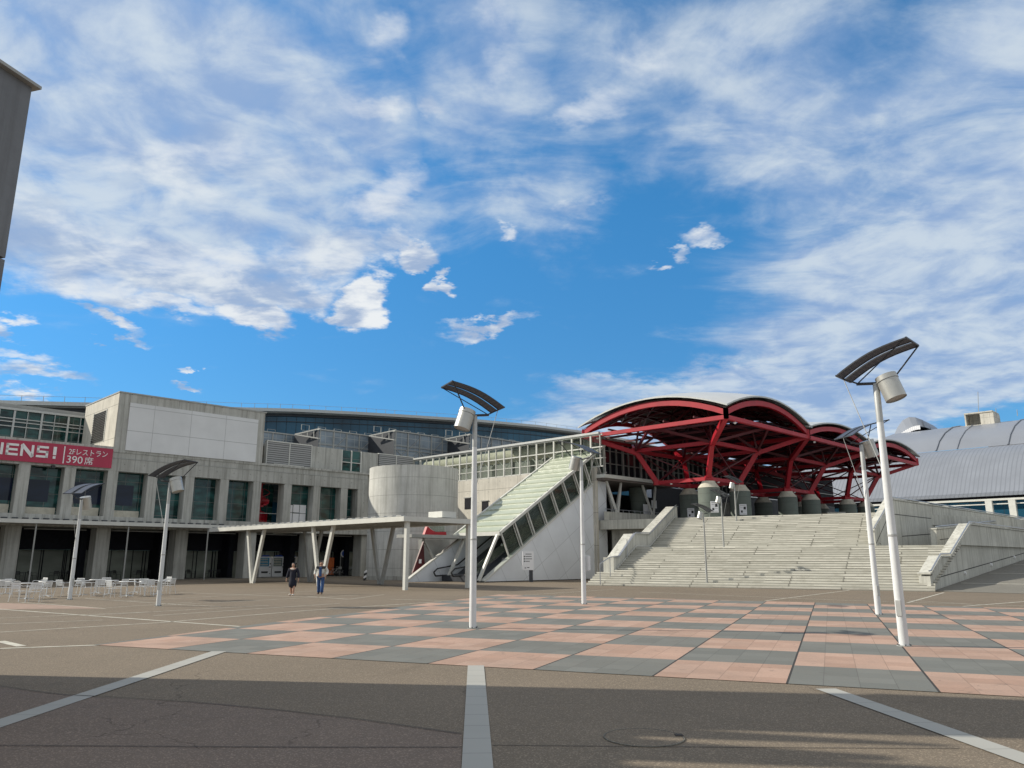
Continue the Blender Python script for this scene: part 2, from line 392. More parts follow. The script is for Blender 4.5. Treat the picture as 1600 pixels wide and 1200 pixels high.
pts = [(0, 1073), (60, 1082), (105, 1087), (150, 1089), (300, 1098), (430, 1110), (560, 1125), (722, 1148)]
for p, q in zip(pts, pts[1:]): stripv(sm, G(*p), G(*q), .02, .014)
pts = [(-200, 1162), (0, 1166), (150, 1167), (300, 1168), (500, 1169), (722, 1169)]
for p, q in zip(pts, pts[1:]): stripv(sm, G(*p), G(*q), .018, .012)
pts = [(770, 1165), (1000, 1167), (1260, 1169), (1500, 1170)]
for p, q in zip(pts, pts[1:]): stripv(sm, G(*p), G(*q), .014, .006)
struct('paving_joint', sm, M['joint'])
struct('pavement', MB().sheet(pxpoly([(-300, 925), (10, 930), (100, 937), (165, 950.5), (30, 941.5), (-300, 934)][:0] + [(-200, 938), (30, 943), (120, 947), (165, 951), (60, 951.5), (-200, 955)]), .0035), M['pinkpave'])
# manhole cover
c = G(1006, 1153)
mh = thing('manhole_cover', 'round paving filled manhole cover flush in the shaded foreground', 'manhole cover', (c[0], c[1], 0))
MB().lathe([(0, .009), (.40, .009)], 40).build('cover', M['asphalt'], mh)
MB().lathe([(.405, .003), (.405, .012), (.415, .012), (.415, .003)], 40).build('rim', M['asphalt3'], mh)
MB().box(.34, .42, .03, .12, .003, .017).build('lifting_eye', M['joint'], mh)
# sloping road on the right
RW = Frame((24.22, 45.86), GA)
rs = .0775
rm = MB().add([RW.W(0, -40, .012), RW.W(0, -.05, .012), RW.W(60, -.05, 60 * rs), RW.W(60, -40, 60 * rs)], [(0, 1, 2, 3)])
struct('road', rm, M['asphalt3'])
rl = MB()
for s in (4.6, 11.2, 18.0, 25): rl.add([RW.W(s, -40, s * rs + .018), RW.W(s, -.3, s * rs + .018), RW.W(s + .16, -.3, (s + .16) * rs + .018), RW.W(s + .16, -40, (s + .16) * rs + .018)], [(0, 1, 2, 3)])
struct('painted_line', rl, M['line'])

# ================================================================ MAIN BUILDING (left)
FA = Frame(G(0, 911), GA)
B = fthing('convention_building', 'long grey concrete building with square window bays above a dark ground floor arcade', 'building', FA)
S0 = .58; P = 3.37
def blk(name, m, *boxes, parent=B, **kw):
    mb = MB()
    for b in boxes: mb.box(*b)
    return mb.build(name, m, parent, **kw)
def each(name, m, *boxes, parent=B):
    for b in boxes: MB().box(*b).build(name, m, parent)
blk('lintel_wall', M['conc'], (-12, 33.9, 0, 1.2, 9.33, 10.45), (-12, 33.9, .06, 1.2, 10.45, 11.0), (33.9, 41.5, .6, 1.8, 5, 11))
each('parapet', M['conc'], (21.1, 41.5, -.05, 1.4, 11.0, 11.22), (-12, 7.15, -.05, 1.4, 11.0, 11.42))
blk('spandrel', M['conc'], (-12, 41.5, 0, 1.6, 4.75, 5.4))
for k in range(-3, 11):
    s = S0 + P * k
    if s > 33: break
    w = .42
    blk('pillar', M['conc'], (s - w, s + w, .02, 1.25, 5.402, 9.328))
blk('wall', M['conc'], (32.6, 34.0, .01, 2.2, 5.402, 9.328))
for k in range(-3, 10):
    s = S0 + P * k
    if k == 6: continue
    blk('window', M['win'], (s + .42, s + P - .42, 1.08, 1.14, 5.402, 9.328))
s = S0 + P * 6
blk('window', M['win'], (s - .2, s + P + .2, 3.4, 3.5, 5.4, 9.4))
for k in range(-3, 3):
    s = S0 + P * k
    blk('roller_blind', M['navyblind'], (s + .5, s + (2.9 if k % 2 else 2.2), 1.05, 1.079, 6.45, 8.25))
    blk('inner_sill', M['cap'], (s + .5, s + 2.85, 1.06, 1.079, 5.45, 6.0 + .15 * (k % 2)))
# things seen behind the panes
wb = MB()
s = S0 + P * 7
for a, z0, z1 in ((0, 5.5, 6.5), (.78, 5.5, 6.45), (1.56, 5.5, 6.45), (0, 6.55, 7.3), (.78, 6.55, 7.35), (1.56, 6.5, 7.35)):
    wb.box(s + .5 + a, s + 1.2 + a, 1.0, 1.07, z0, z1)
wb.build('window_screen', M['posterwhite'], B)
each('balustrade', M['greysteel'], *[(S0 + P * k + .45, S0 + P * k + 2.9, .95, .98, 6.3, 6.36) for k in (6, 9)])
# red spiral stair in its bay
sp = MB(); cs, cy_ = S0 + P * 6 + 1.55, 2.15
sp.tube((cs, cy_, 5.4), (cs, cy_, 9.4), .09)
for i in range(26):
    a = i * .42; z = 5.5 + i * .15
    p0 = (cs + .1 * math.cos(a), cy_ + .1 * math.sin(a), z); p1 = (cs + .85 * math.cos(a), cy_ + .85 * math.sin(a), z)
    p2 = (cs + .85 * math.cos(a + .42), cy_ + .85 * math.sin(a + .42), z)
    sp.add([p0, p1, p2, (p0[0], p0[1], z + .10), (p1[0], p1[1], z + .13), (p2[0], p2[1], z + .13)], [(0, 1, 2), (3, 4, 5), (0, 1, 4, 3), (1, 2, 5, 4), (2, 0, 3, 5)])
    if i < 9 or i > 16: sp.add([p1, p2, (p2[0], p2[1], z + 1.0), (p1[0], p1[1], z + .85)], [(0, 1, 2, 3)])
    else: sp.bar((p1[0], p1[1], z + .9), (p2[0], p2[1], z + 1.05), .05)
sp.build('spiral_stair', M['red'], B)
# high block
blk('upper_block', M['conc'], (7.15, 21.1, 0, 9.1, 10.98, 16.3), (7.12, 7.15, 1.3, 9.1, 9.4, 10.98))
blk('block_coping', M['greysteel'], (7.05, 21.2, -.06, 9.2, 16.3, 16.42))
blk('block_side', M['conc_lit'], (7.09, 7.148, .05, 9.1, 11.43, 16.28))  # sunlit side of the block, its light painted as a paler sheet
blk('white_panel', M['panelwhite'], (8.05, 20.35, -.10, -.003, 11.22, 15.5))
lv = MB()
for i in range(17): z = 12.35 + i * .165; lv.box(7.0, 7.085, 2.9, 6.2, z, z + .07)
lv.build('vent_grille', M['black'], B)
fr_ = MB()
fr_.box(7.04, 7.086, 2.78, 2.9, 12.2, 15.2).box(7.04, 7.086, 6.2, 6.32, 12.2, 15.2)
fr_.build('vent_frame', M['whitesteel'], B)
# ledge line below sign level
blk('string_course', M['greysteel'], (7.16, 33.9, -.03, -.002, 10.43, 10.48))
# set back top storey right of the block
each('louvre_panel', M['greyrib'], (22.3, 27.4, 1.42, 1.9, 11.25, 13.7), (36.3, 41.2, 1.42, 1.9, 11.25, 13.7))
each('louvre_frame', M['whitesteel'], (22.22, 27.46, 1.36, 1.9, 13.7, 13.82), (22.2, 22.3, 1.36, 1.9, 11.25, 13.7), (24.8, 24.9, 1.38, 1.9, 11.25, 13.7), (27.4, 27.48, 1.36, 1.9, 11.2, 13.7), (36.2, 41.3, 1.36, 1.9, 13.7, 13.8), (38.7, 38.8, 1.38, 1.9, 11.2, 13.7))
each('top_storey_wall', M['conc'], (27.48, 31.3, 1.5, 4, 11.2, 13.75), (33.95, 36.2, 1.5, 4, 11.2, 13.75), (21.1, 22.2, 3.5, 4, 11.2, 13.4), (21.2, 41.3, 2.2, 30, 13.3, 13.55))
w_ = blk('window', M['win'], (31.3, 33.95, 1.62, 1.7, 11.25, 13.7))
mb = MB(); mb.box(31.3, 31.42, 1.5, 1.6, 11.22, 13.75).box(32.55, 32.68, 1.5, 1.6, 11.22, 13.75).box(33.83, 33.95, 1.5, 1.6, 11.22, 13.75).box(31.3, 33.95, 1.51, 1.59, 12.35, 12.43)
mb.build('frame', M['whitesteel'], w_)
blk('ledge_light', M['whitesteel'], (22.6, 26.0, .3, .5, 11.25, 11.33))
# upper left glazed band and heavy roof edge
YB = 9.4
zt = FA.px(60, 645.5, YB)[1]; zb = FA.px(60, 686, YB)[1]; zm1 = FA.px(60, 659, YB)[1]; zm2 = FA.px(60, 664, YB)[1]; zm3 = FA.px(60, 671, YB)[1]
gb = blk('glazed_band', M['win'], (-14, 9, YB + .1, YB + .2, 11.4, zt))
mb = MB()
for i in range(-7, 9):
    s = i * 1.12 + .1
    wd = .16 if i % 2 else .05
    mb.box(s, s + wd, YB - .1, YB + .08, 11.42, zt)
mb.box(-14, 9, YB - .15, YB + .05, zt, zt + .2)
for z_ in (zm1, zm2, zm3): mb.box(-14, 9, YB - .08, YB + .06, z_, z_ + .08)
mb.build('frame', M['steel'], gb)
blk('roof_edge', M['greysteel'], (-14, 9, YB + .3, 24, zt + .21, zt + .6))
blk('roof_terrace', M['conc'], (-12, 7.1, 1.41, YB + .1, 10.9, 11.1))
# arcade at ground level
for k in range(-1, 6):
    s = S0 + 2 * P * k - .05
    blk('arcade_column', M['conc'], (s - .62, s + .5, .35, 1.9, 0, 4.42))
blk('arcade_wall', M['shutter'], (-12, 41, 5.0, 5.2, 0, 2.62))
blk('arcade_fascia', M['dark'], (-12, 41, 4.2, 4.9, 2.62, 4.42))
blk('arcade_soffit', M['conc'], (-12, 41, .0, 6, 4.43, 4.748))
blk('arcade_floor', M['asphalt3'], (-12, 33, .2, 5, .001, .03))
each('light_track', M['greysteel'], *[(S0 + 2 * P * k + .9, S0 + 2 * P * k + 5.6, 1.5, 1.6, 4.22, 4.30) for k in range(-1, 5)])
for k in range(-1, 5):
    s = S0 + 2 * P * k; dk = MB()
    dk.box(s - .62 + 6.2, s - .62 + 6.7, 2.6, 5.0, 0, 4.42)
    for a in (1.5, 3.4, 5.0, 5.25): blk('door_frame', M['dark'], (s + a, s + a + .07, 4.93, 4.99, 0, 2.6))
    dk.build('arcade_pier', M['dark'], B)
# canopy along the facade
blk('canopy', M['whitesteel'], (-12, 17.6, -2.5, -.02, 4.56, 4.68), (-12, 17.6, -2.5, -2.38, 4.68, 4.86))
cl = MB()
for i in range(40):
    s = -11.7 + i * .74; cl.box(s, s + .4, -.3, -.02, 4.98, 5.07)
cl.build('drain_clip', M['darksteel'], B)
for s in (-5.5, 1.4, 8.3, 15.2):
    MB().tube((s, -2.25, 0), (s, -2.25, 4.56), .06).build('canopy_post', M['greysteel'], B, True)
# security lamp ball under the banner
p = FA.px(82, 730, 0)
blk('camera_dome', M['black'], (p[0] - .12, p[0] + .12, -.3, -.0, p[1] - .1, p[1] + .15))

# banner sign
SG = fthing('banner_sign', 'crimson banner with white lettering for a second floor restaurant hung across the facade', 'sign', FA)
blk('board', M['signred'], (-9, 7.05, -.16, -.06, 9.52, 11.2), parent=SG)
def text(s, x0, x1, z0, z1, y, m, parent, bold=0.0, name='lettering'):
    cu = bpy.data.curves.new('t', 'FONT'); cu.body = s; cu.size = 1; cu.extrude = .015; cu.offset = bold
    ob = bpy.data.objects.new('t', cu); col.objects.link(ob)
    bpy.context.view_layer.update()
    dg = bpy.context.evaluated_depsgraph_get(); me = bpy.data.meshes.new_from_object(ob.evaluated_get(dg))
    bpy.data.objects.remove(ob)
    if not me.vertices: return None
    xs = [v.co.x for v in me.vertices]; ys = [v.co.y for v in me.vertices]
    a, b, c, d = min(xs), max(xs), min(ys), max(ys)
    for v in me.vertices:
        X = x0 + (v.co.x - a) / (b - a) * (x1 - x0); Z = z0 + (v.co.y - c) / (d - c) * (z1 - z0); v.co = (X, y - v.co.z, Z)
    me.materials.clear(); me.materials.append(m)
    o = bpy.data.objects.new(name, me); col.objects.link(o); o.parent = parent; return o
def sx(x, y=710): return FA.px(x, y, -.16)[0]
# the big word, drawn as wide block letters
bl = MB()
def stroke(pts, w=.18):
    for a, b in zip(pts, pts[1:]):
        A_ = Vector((a[0], -.185, a[1])); B_ = Vector((b[0], -.185, b[1])); d = (B_ - A_).normalized() * w * .5
        bl.bar(A_ - d * .95, B_ + d * .95, w, .05, up=(0, 1, 0))
def word():
    z0, z1 = 9.93, 10.93; zm = (z0 + z1) / 2; h = .115
    for x in ((sx(-22), sx(-13)), (sx(-9), sx(1.5))): pass
    a, b = sx(-1.5), sx(1.2); stroke([(b, z0 + h), (b, z1 - h)])
    w_=.19; a, b = sx(10), sx(25.5); stroke([(b, z1 - h), (a, z1 - h)]); stroke([(a, z1 - h), (a, z0 + h)]); stroke([(a, zm), (b - .05, zm)]); stroke([(a, z0 + h), (b, z0 + h)])
    a, b = sx(33), sx(50); stroke([(a, z0 + h), (a, z1 - h)]); stroke([(a + .04, z1 - h), (b - .04, z0 + h)], .26); stroke([(b, z0 + h), (b, z1 - h)])
    a, b = sx(58.5), sx(73); stroke([(b, z1 - h), (a, z1 - h), (a, zm), (b, zm), (b, z0 + h), (a - .02, z0 + h)])
    a = sx(85); stroke([(a, z0 + .42), (a, z1 - h)], .24); stroke([(a, z0 + .10), (a, z0 + .13)], .2)
word()
bl.build('lettering', M['white'], SG)
blk('divider', M['white'], (sx(100) - .04, sx(100) + .04, -.19, -.16, 9.62, 11.05), parent=SG)
text('2Fレストラン', sx(107), sx(168), 10.42, 10.92, -.18, M['white'], SG, .0)
text('390', sx(105), sx(130), 9.70, 10.30, -.18, M['white'], SG, .0)
text('席', sx(133), sx(146.5), 9.66, 10.32, -.18, M['white'], SG, .0)

# ================================================================ EXHIBITION HALL BEHIND
H = fthing('exhibition_hall', 'vast hall with blue glass wall under a long gently arched grey roof', 'building', FA)
top = [(-30, 15.0), (3.2, 18.9), (11.8, 19.9), (31.1, 22.0), (38.8, 22.9), (49.6, 23.9), (56.8, 24.5), (74.2, 25.9), (89.8, 26.8), (102, 27.2), (125, 27.2)]
def strip_profile(prof, dz0, dz1, y0, y1):
    pl = [(s, z + dz1) for s, z in prof] + [(s, z + dz0) for s, z in reversed(prof)]
    mb = MB(); n = len(prof)
    for i in range(n - 1):
        a, b = prof[i], prof[i + 1]
        mb.prism([(a[0], a[1] + dz0), (b[0], b[1] + dz0), (b[0], b[1] + dz1), (a[0], a[1] + dz1)], y0, y1)
    return mb
strip_profile(top, -.55, -.1, 26, 90).build('roof', M['steel'], H)
strip_profile(top, -.70, -.56, 26.6, 90).build('roof_soffit', M['greysteel'], H)
strip_profile(top, -1.0, -.72, 27.6, 60).build('roof_truss', M['darksteel'], H)
strip_profile([(s, 0) for s, z in top], 3, 3.01, 0, 0)
gw = MB()
for i in range(len(top) - 1):
    a, b = top[i], top[i + 1]; gw.prism([(a[0], 4), (b[0], 4), (b[0], b[1] - 1.01), (a[0], a[1] - 1.01)], 28, 28.3)
gw.build('glass_wall', M['winblue'], H)
strip_profile([(s, z - 1.75) for s, z in top], -.04, .04, 27.8, 27.95).build('transom', M['darksteel'], H)
rl_ = MB()
for i in range(1, len(top) - 1):
    a, b = top[i], top[i + 1]; rl_.tube((a[0], 26.5, a[1] + .55), (b[0], 26.5, b[1] + .55), .02, n=5)
    n = 4
    for j in range(n): t = j / n; s = a[0] + (b[0] - a[0]) * t; z = a[1] + (b[1] - a[1]) * t; rl_.tube((s, 26.5, z - .1), (s, 26.5, z + .58), .03, n=5)
rl_.build('roof_rail', M['greysteel'], H)
# stepped glazed bays in front
segs = [(26.5, 37.2, 19.9), (35.4, 51, 13.3), (42.9, 60, 7.5), (51.8, 66, 3.1)]
for i, (s0, s1, y) in enumerate(segs):
    bay = blk('glazed_bay', M['truss_glass'], (s0, s1, y, y + 1.0, 9, 17.8), parent=H)
    MB().add([(s0 - .02, y + .02, 9), (s0 - .02, y + 6.2, 9), (s0 - .02, y + 6.2, 17.8), (s0 - .02, y + .02, 17.8)], [(0, 1, 2, 3)]).build('end_glass', M['darksteel'], bay)
    blk('bay_glass_roof', M['winblue'], (s0, s1, y + 1.0, y + 6.3, 17.5, 17.8), parent=bay)
    mb = MB().box(s0 - .1, s1, y - .15, y + .35, 17.82, 17.98)
    mb.build('bay_roof', M['greysteel'], bay)
    tr = MB(); n = int((s1 - s0) / 1.95)
    for j in range(n + 1):
        s = s0 + .1 + j * 1.95; tr.box(s, s + (.14 if j % 2 else .08), y - .12, y - .01, 9, 17.8)
        if j < n:
            up = 15.6; tr.bar((s + .1, y - .07, up), (s + 1.9, y - .07, 17.3 if j % 2 else 14.0), .05, .05)
            tr.bar((s + .1, y - .07, 14.0), (s + 1.9, y - .07, 15.6), .05, .05)
    for z in (16.0, 15.55, 14.6): tr.box(s0, s1, y - .1, y - .01, z, z + .07)
    tr.build('mullion', M['greysteel'], bay)
    # pale gable truss where the next bay steps forward
    g = MB(); a = (s0 + .1, y + .2, 17.9); b = (s0 - 2.6, y + 6.2, 17.95); c_ = (s0 + .1, y + 6.0, 18.9)
    if i:
        pA = Vector((s0 + .1, y - .1, 18.0)); pB = Vector((s0 - 1.0, y + 4.2, 17.6)); pC = Vector((s0 + .1, y - .1, 16.7))
        g.bar(pA, pB, .16); g.bar(pB, pC, .14)
        for t in (.25, .5, .75): g.bar(pA.lerp(pB, t), pC.lerp(pB, t), .09)
        g.build('gable_truss', M['greysteel'], H)
    fr2 = MB(); n = int((s1 - s0) / 1.2)
    for j in range(n):
        if j % 2: continue
        s = s0 + .6 + j * 1.25; yy = y + 5.5; z0, z1 = 18.5, 19.25
        for q in ((s, s + 1.2, z0, z0 + .05), (s, s + 1.2, z1, z1 + .05), (s, s + .05, z0, z1), (s + 1.15, s + 1.20, z0, z1)): fr2.box(q[0], q[1], yy, yy + .07, q[2], q[3])
    fr2.build('roof_hatch', M['greysteel'], bay)

# ================================================================ CORRIDOR WING (right angle)
WO = (-11.5, 92.6); WF = Frame(WO, GA + 90)
Wg = fthing('corridor_wing', 'pale sunlit concrete wing with a glazed corridor along its top', 'building', WF)
blk('wall', M['conc_lit'], (-1, 24, 0, 5, 0, 10.38), (24, 27.4, 0, .3, 0, 10.38), parent=Wg)
for (x, y) in ((758, 792), (731, 787)):
    s, z = WF.px(x, y, 0); o = blk('window', M['dark'], (s - .5, s + .5, -.04, .02, z - .6, z + .6), parent=Wg)
    blk('sill', M['greysteel'], (s - .6, s + .6, -.12, -.045, z + .6, z + .7), parent=o)
gl = MB().add([(-1, .17, 10.4), (28.2, .17, 10.4), (28.2, .17, 13.5), (-1, .17, 13.5)], [(0, 1, 2, 3)]).build('corridor_glazing', M['clear'], Wg)
mb = MB()
n = 24
for i in range(n + 1):
    s = -.6 + i * 28.6 / n; w = .15 if i % 2 else .05
    mb.box(s, s + w, -.03, .14, 10.4, 13.5)
for z, h in ((11.2, .06), (12.25, .1), (13.42, .12), (10.39, .1)): mb.box(-1, 28.3, .0, .13, z, z + h)
for i in range(0, n, 2):
    s = -.6 + i * 28.6 / n; mb.bar((s + .1, .3, 12.25), (s + 1.2, .3, 11.3), .06); mb.bar((s + 2.3, .3, 12.25), (s + 1.2, .3, 11.3), .06)
mb.build('mullion', M['whitesteel'], gl)
blk('roof_edge', M['steel'], (-1.2, 28, -.15, .1, 13.55, 13.75), (-1.2, 24, 4.8, 5.2, 13.55, 13.75), parent=Wg)
MB().sheet([(-1.2, .1), (24, .1), (24, 4.8), (-1.2, 4.8)], 13.64).build('glass_roof', M['clear'], Wg)  # unseen roof, made clear to let sunlight into the corridor
MB().tube((-.5, 2.0, 12.85), (25.5, 2.0, 12.85), .66, n=20).build('duct', M['cap'], Wg, True)
blk('corridor_back', M['greysteel'], (-1, 24, 5.6, 5.7, 10.4, 13.5), parent=Wg)
blk('corridor_rail', M['whitesteel'], (-1, 28, .9, .95, 11.3, 11.36), parent=Wg)
blk('inner_column', M['greysteel'], *[(s, s + .35, 3.0, 3.35, 10.4, 13.4) for s in range(1, 24, 3)], parent=Wg)
# dark junction between the wings
blk('junction_wall', M['conc'], (-.9, -.4, -1.9, 0, 0, 13.6), parent=Wg)

# ================================================================ CONCRETE DRUM
cd = thing('concrete_drum', 'tall windowless concrete cylinder between the facade and the escalator', 'tower', (-9.45, 74.3, 0))
MB().lathe([(4.25, 0), (4.25, 10.25), (3.95, 10.25), (3.95, 9.6), (0, 9.6)], 72).build('wall', M['drum'], cd, True)
MB().lathe([(4.33, 0), (4.33, .35), (4.25, .36)], 72).build('base_band', M['conc'], cd, True)

# ================================================================ ESCALATOR
EF = Frame((-2.2566, 63.54), GA)
Es = fthing('covered_escalator', 'steep covered escalator with pale green slatted roof above a white panelled side wall', 'escalator', EF)
MB().prism([(.1, .06), (16.2, .06), (16.2, 10.0), (16.1, 10.0)], 0, .35).build('side_wall', M['tiles'], Es)
blk('wall_base', M['black'], (-.2, 16.1, .06, .3, 0, .06), parent=Es)
MB().bar((.0, .15, .08), (16.25, .15, 10.1), .5, .14).build('wall_coping', M['whitesteel'], Es)
LOW = lambda s: .06 + (s - .1) * .6213
UP = lambda s: 4.03 + .6124 * (s - 1.92)
MB().prism([(2.98, LOW(2.98) + .08), (16.2, LOW(16.2) + .06), (16.2, UP(16.2)), (1.92, UP(1.92))], .12, .16).build('side_glazing', M['clear'], Es)
mb = MB(); n = 9
for i in range(n + 1):
    t = i / n; s_u = 1.92 + t * 14.2; s_l = min(s_u + 1.06, 16.2)
    mb.bar((s_u, .06, UP(s_u)), (s_l, .06, LOW(s_l)), .12, .12, up=(0, 1, 0))
    if i: mb.bar((s_u - .22, .06, UP(s_u - .22)), (s_l - .22, .06, LOW(s_l - .22)), .05, .08, up=(0, 1, 0))
mb.build('mullion', M['whitesteel'], Es)
MB().bar((1.8, .02, UP(1.8)), (16.3, .02, UP(16.3)), .22, .24).build('eaves_beam', M['whitesteel'], Es)
mb = MB(); n = 17
for i in range(n):
    a = 1.75 + i * 14.5 / n; b = a + 14.5 / n + .12
    za, zb = UP(a) + .1, UP(b) + .1
    mb.add([(a, .1, za + .10), (a, 5.25, za + .10), (b, 5.25, zb - .02), (b, .1, zb - .02), (a, .1, za), (a, 5.25, za), (b, 5.25, zb - .06), (b, .1, zb - .06)],
           [(0, 1, 2, 3), (7, 6, 5, 4), (0, 4, 5, 1), (3, 2, 6, 7), (0, 3, 7, 4), (1, 5, 6, 2)])
mb.build('roof_slats', M['louvre'], Es)
MB().bar((1.4, 5.3, UP(1.4) + .12), (16.4, 5.3, UP(16.4) + .12), .18, .24).build('eaves_beam', M['whitesteel'], Es)
MB().prism([(-3.95, 0), (3, 0), (15, 7), (15.9, 11.9), (-3.95, .05)], 5.0, 5.25).build('rear_wall', M['tiles'], Es)
MB().bar((-3.95, 5.1, .06), (15.9, 5.1, 12.0), .36, .12).build('wall_coping', M['whitesteel'], Es)
MB().prism([(-.5, .02), (1.5, .02), (16, 8.7), (16, 9.6), (1.2, .6), (-.5, .5)], .8, 4.6).build('escalator_ramp', M['darksteel'], Es)
hr = MB()
for y in (.75, 2.4, 4.6):
    hr.path([(-1.4, y, .75), (-1.0, y, 1.05), (1.2, y, 1.35), (16, y, 10.3)], .06)
    hr.path([(-1.4, y, .75), (-1.2, y, .45), (0, y, .5)], .06)
hr.build('handrail', M['black'], Es)
MB().bar((-.9, .74, .6), (16, .74, 9.9), .04, .7).build('balustrade', M['clear'], Es)
for s in (3.2, 6.5, 9.8): MB().lathe([(0, -.13), (.13, 0), (0, .13)], 10).build('globe_light', M['white'], Es, True).location = (s, 1.2, LOW(s) + 1.0)
blk('roof_front_beam', M['whitesteel'], (1.72, 1.95, 0, 5.3, UP(1.8) - .22, UP(1.8) + .1), parent=Es)
blk('landing_canopy', M['greysteel'], (-4.6, 1.7, 3.6, 5.6, 3.52, 3.78), parent=Es)
MB().prism([(1.72, 3.75), (1.5, 3.75), (-.4, .2), (-.15, .2)], 4.0, 4.25).build('strut', M['whitesteel'], Es)
MB().bar((1.8, .3, 3.8), (-.3, .3, .1), .22, .2).build('strut', M['whitesteel'], Es)
MB().bar((-2.9, 4.2, 3.5), (-1.8, 4.2, 1.9), .16, .16).build('strut', M['greysteel'], Es)
MB().bar((1.0, 2.4, 3.7), (.1, 2.4, .1), .16, .16).build('strut', M['whitesteel'], Es)
# dark stair soffit and red fin behind
def pxprism(fr, pts, into, th): return MB().prism([fr.px(x, y, into) for x, y in pts], into, into + th)
RS = fthing('red_stair', 'small red and dark grey slanting stair enclosure beside the concrete drum', 'stair', EF)
pxprism(EF, [(646, 904), (652, 896), (661, 876), (659, 843), (702, 843), (703, 858), (676, 882)], 6.4, .5).build('stair_soffit', M['greysteel'], RS)
pxprism(EF, [(643, 900), (654, 868), (662, 846), (664, 888)], 6.0, .15).build('red_fin', M['redshade'], RS)
pxprism(EF, [(663, 836), (668, 822), (673, 827), (680, 831), (697, 831), (698, 840), (663, 840)], 6.2, .3).build('red_parapet', M['red'], RS)
pxprism(EF, [(669, 821), (670, 815), (694, 815), (695, 831), (680, 831)], 6.35, .05).build('glass_screen', M['clear'], RS)
s_, z_ = EF.px(656.5, 877, 5.95); blk('notice', M['posterwhite'], (s_ - .13, s_ + .13, 5.93, 5.97, z_ - .17, z_ + .17), parent=RS)

# ================================================================ WALKWAY CANOPY
KF = Frame((-6.42, 47.76), GA + 90)      # +x runs toward the right front, so the canopy lies at negative x
Kp = fthing('walkway_canopy', 'long flat white walkway canopy on slanting V shaped columns crossing to the arcade', 'canopy', KF)
blk('roof', M['whitesteel'], (-26.5, .25, -.45, 5.5, 4.28, 4.36), (-26.5, .3, -.5, -.38, 4.06, 4.36), (.18, .3, -.38, 5.4, 4.06, 4.36), (-26.5, .3, 5.4, 5.52, 4.06, 4.36), parent=Kp)
mb = MB()
for i in range(44): mb.box(-26.3 + i * .6, -26.3 + i * .6 + .06, -.38, 5.4, 4.12, 4.27)
mb.build('soffit_joist', M['greysteel'], Kp)
mb = MB()
for i in range(30): mb.box(-26 + i * .88, -26 + i * .88 + .5, -.5, -.2, 4.38, 4.44)
mb.build('gutter_clip', M['steel'], Kp)
blk('post', M['whitesteel'], (-.12, .12, -.12, .12, 0, 4.1), parent=Kp); blk('post', M['whitesteel'], (-.12, .12, 4.92, 5.16, 0, 4.1), parent=Kp)
for x in (-9.5, -19.2):
    for y in (0, 5.04):
        for sg in (-1, 1):
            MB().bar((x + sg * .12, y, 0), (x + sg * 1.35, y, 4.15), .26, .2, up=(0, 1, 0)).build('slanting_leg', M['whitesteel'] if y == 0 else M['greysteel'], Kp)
blk('rooftop_unit', M['whitesteel'], (-1.9, -.5, 3.2, 4.4, 4.46, 4.85), parent=Kp)
# ================================================================ GRAND STAIR
ST = thing('grand_staircase', 'very wide pale stone staircase rising to the red canopied deck', 'staircase', (6.3, 55.4, 0), R(-30))
mb = MB()
def uend(v): return 20.2 + .264 * max(0, v - .72)
N1 = 18; tr_ = 6.8 / N1
for i in range(N1):
    v = i * tr_; z = (i + 1) * .15
    ul = -1.6 if i < 6 else 0.0
    if i < 6: ul = -1.25
    ur = uend(v) + .3
    mb.add([(ul, v, z - .15), (ur, v, z - .15), (ur, v, z), (ul, v, z), (ur, v + tr_, z), (ul, v + tr_, z)], [(0, 1, 2, 3), (3, 2, 4, 5)])
    if i < 6: mb.add([(ul, v, 0), (ul, v + tr_ * 1, 0), (ul, v + tr_, z), (ul, v, z)], [(0, 1, 2, 3)])
mb.sheet([(0, 6.8), (uend(6.8) + .3, 6.8), (uend(24) + .3, 24), (17, 24), (17, 9.8), (0, 9.8)], 2.7)
for i in range(18):
    v = 9.8 + i * tr_; z = 2.7 + (i + 1) * .15
    mb.add([(0, v, z - .15), (17.1, v, z - .15), (17.1, v, z), (0, v, z), (17.1, v + tr_, z), (0, v + tr_, z)], [(0, 1, 2, 3), (3, 2, 4, 5)])
# no overlapping faces: risers and treads only
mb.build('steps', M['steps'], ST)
# left cheek wall with broad coping
prof = [(2.27, 0), (2.27, 1.95), (3.0, 1.95), (6.4, 3.75), (9.8, 3.80), (16.8, 6.45), (17.4, 6.45), (17.4, 0)]
vs = MB()
n = len(prof)
def yz_prism(poly, x0, x1):
    m_ = MB(); k_ = len(poly)
    return m_.add([(x0, y, z) for y, z in poly] + [(x1, y, z) for y, z in poly], [tuple(range(k_)), tuple(reversed(range(k_, 2 * k_)))] + [(i, (i + 1) % k_, k_ + (i + 1) % k_, k_ + i) for i in range(k_)])
ck = yz_prism(prof, -.85, -.02).build('cheek_wall', M['ramp'], ST)
hr = MB()
for (a, b) in zip(prof[1:-1], prof[2:-1]): hr.bar((.02, a[0], a[1] + .02), (.02, b[0], b[1] + .02), .14, .07)
hr.build('coping_trim', M['stainless'], ST)
hr = MB()
st_line = [(2.3, .95), (2.9, 1.2), (6.8, 2.78), (9.8, 2.80), (16.7, 5.55)]
for (a, b) in zip(st_line, st_line[1:]): hr.bar((.03, a[0], a[1] + .04), (.03, b[0], b[1] + .04), .05, .09)
hr.build('skirting', M['whitesteel'], ST)
hr = MB(); rp = [(-.6, 1.5), (1.2, 1.95), (3.0, 2.05), (6.5, 3.85), (9.8, 3.92), (16.8, 6.6)]
hr.path([(.12, a, b) for a, b in rp], .035)
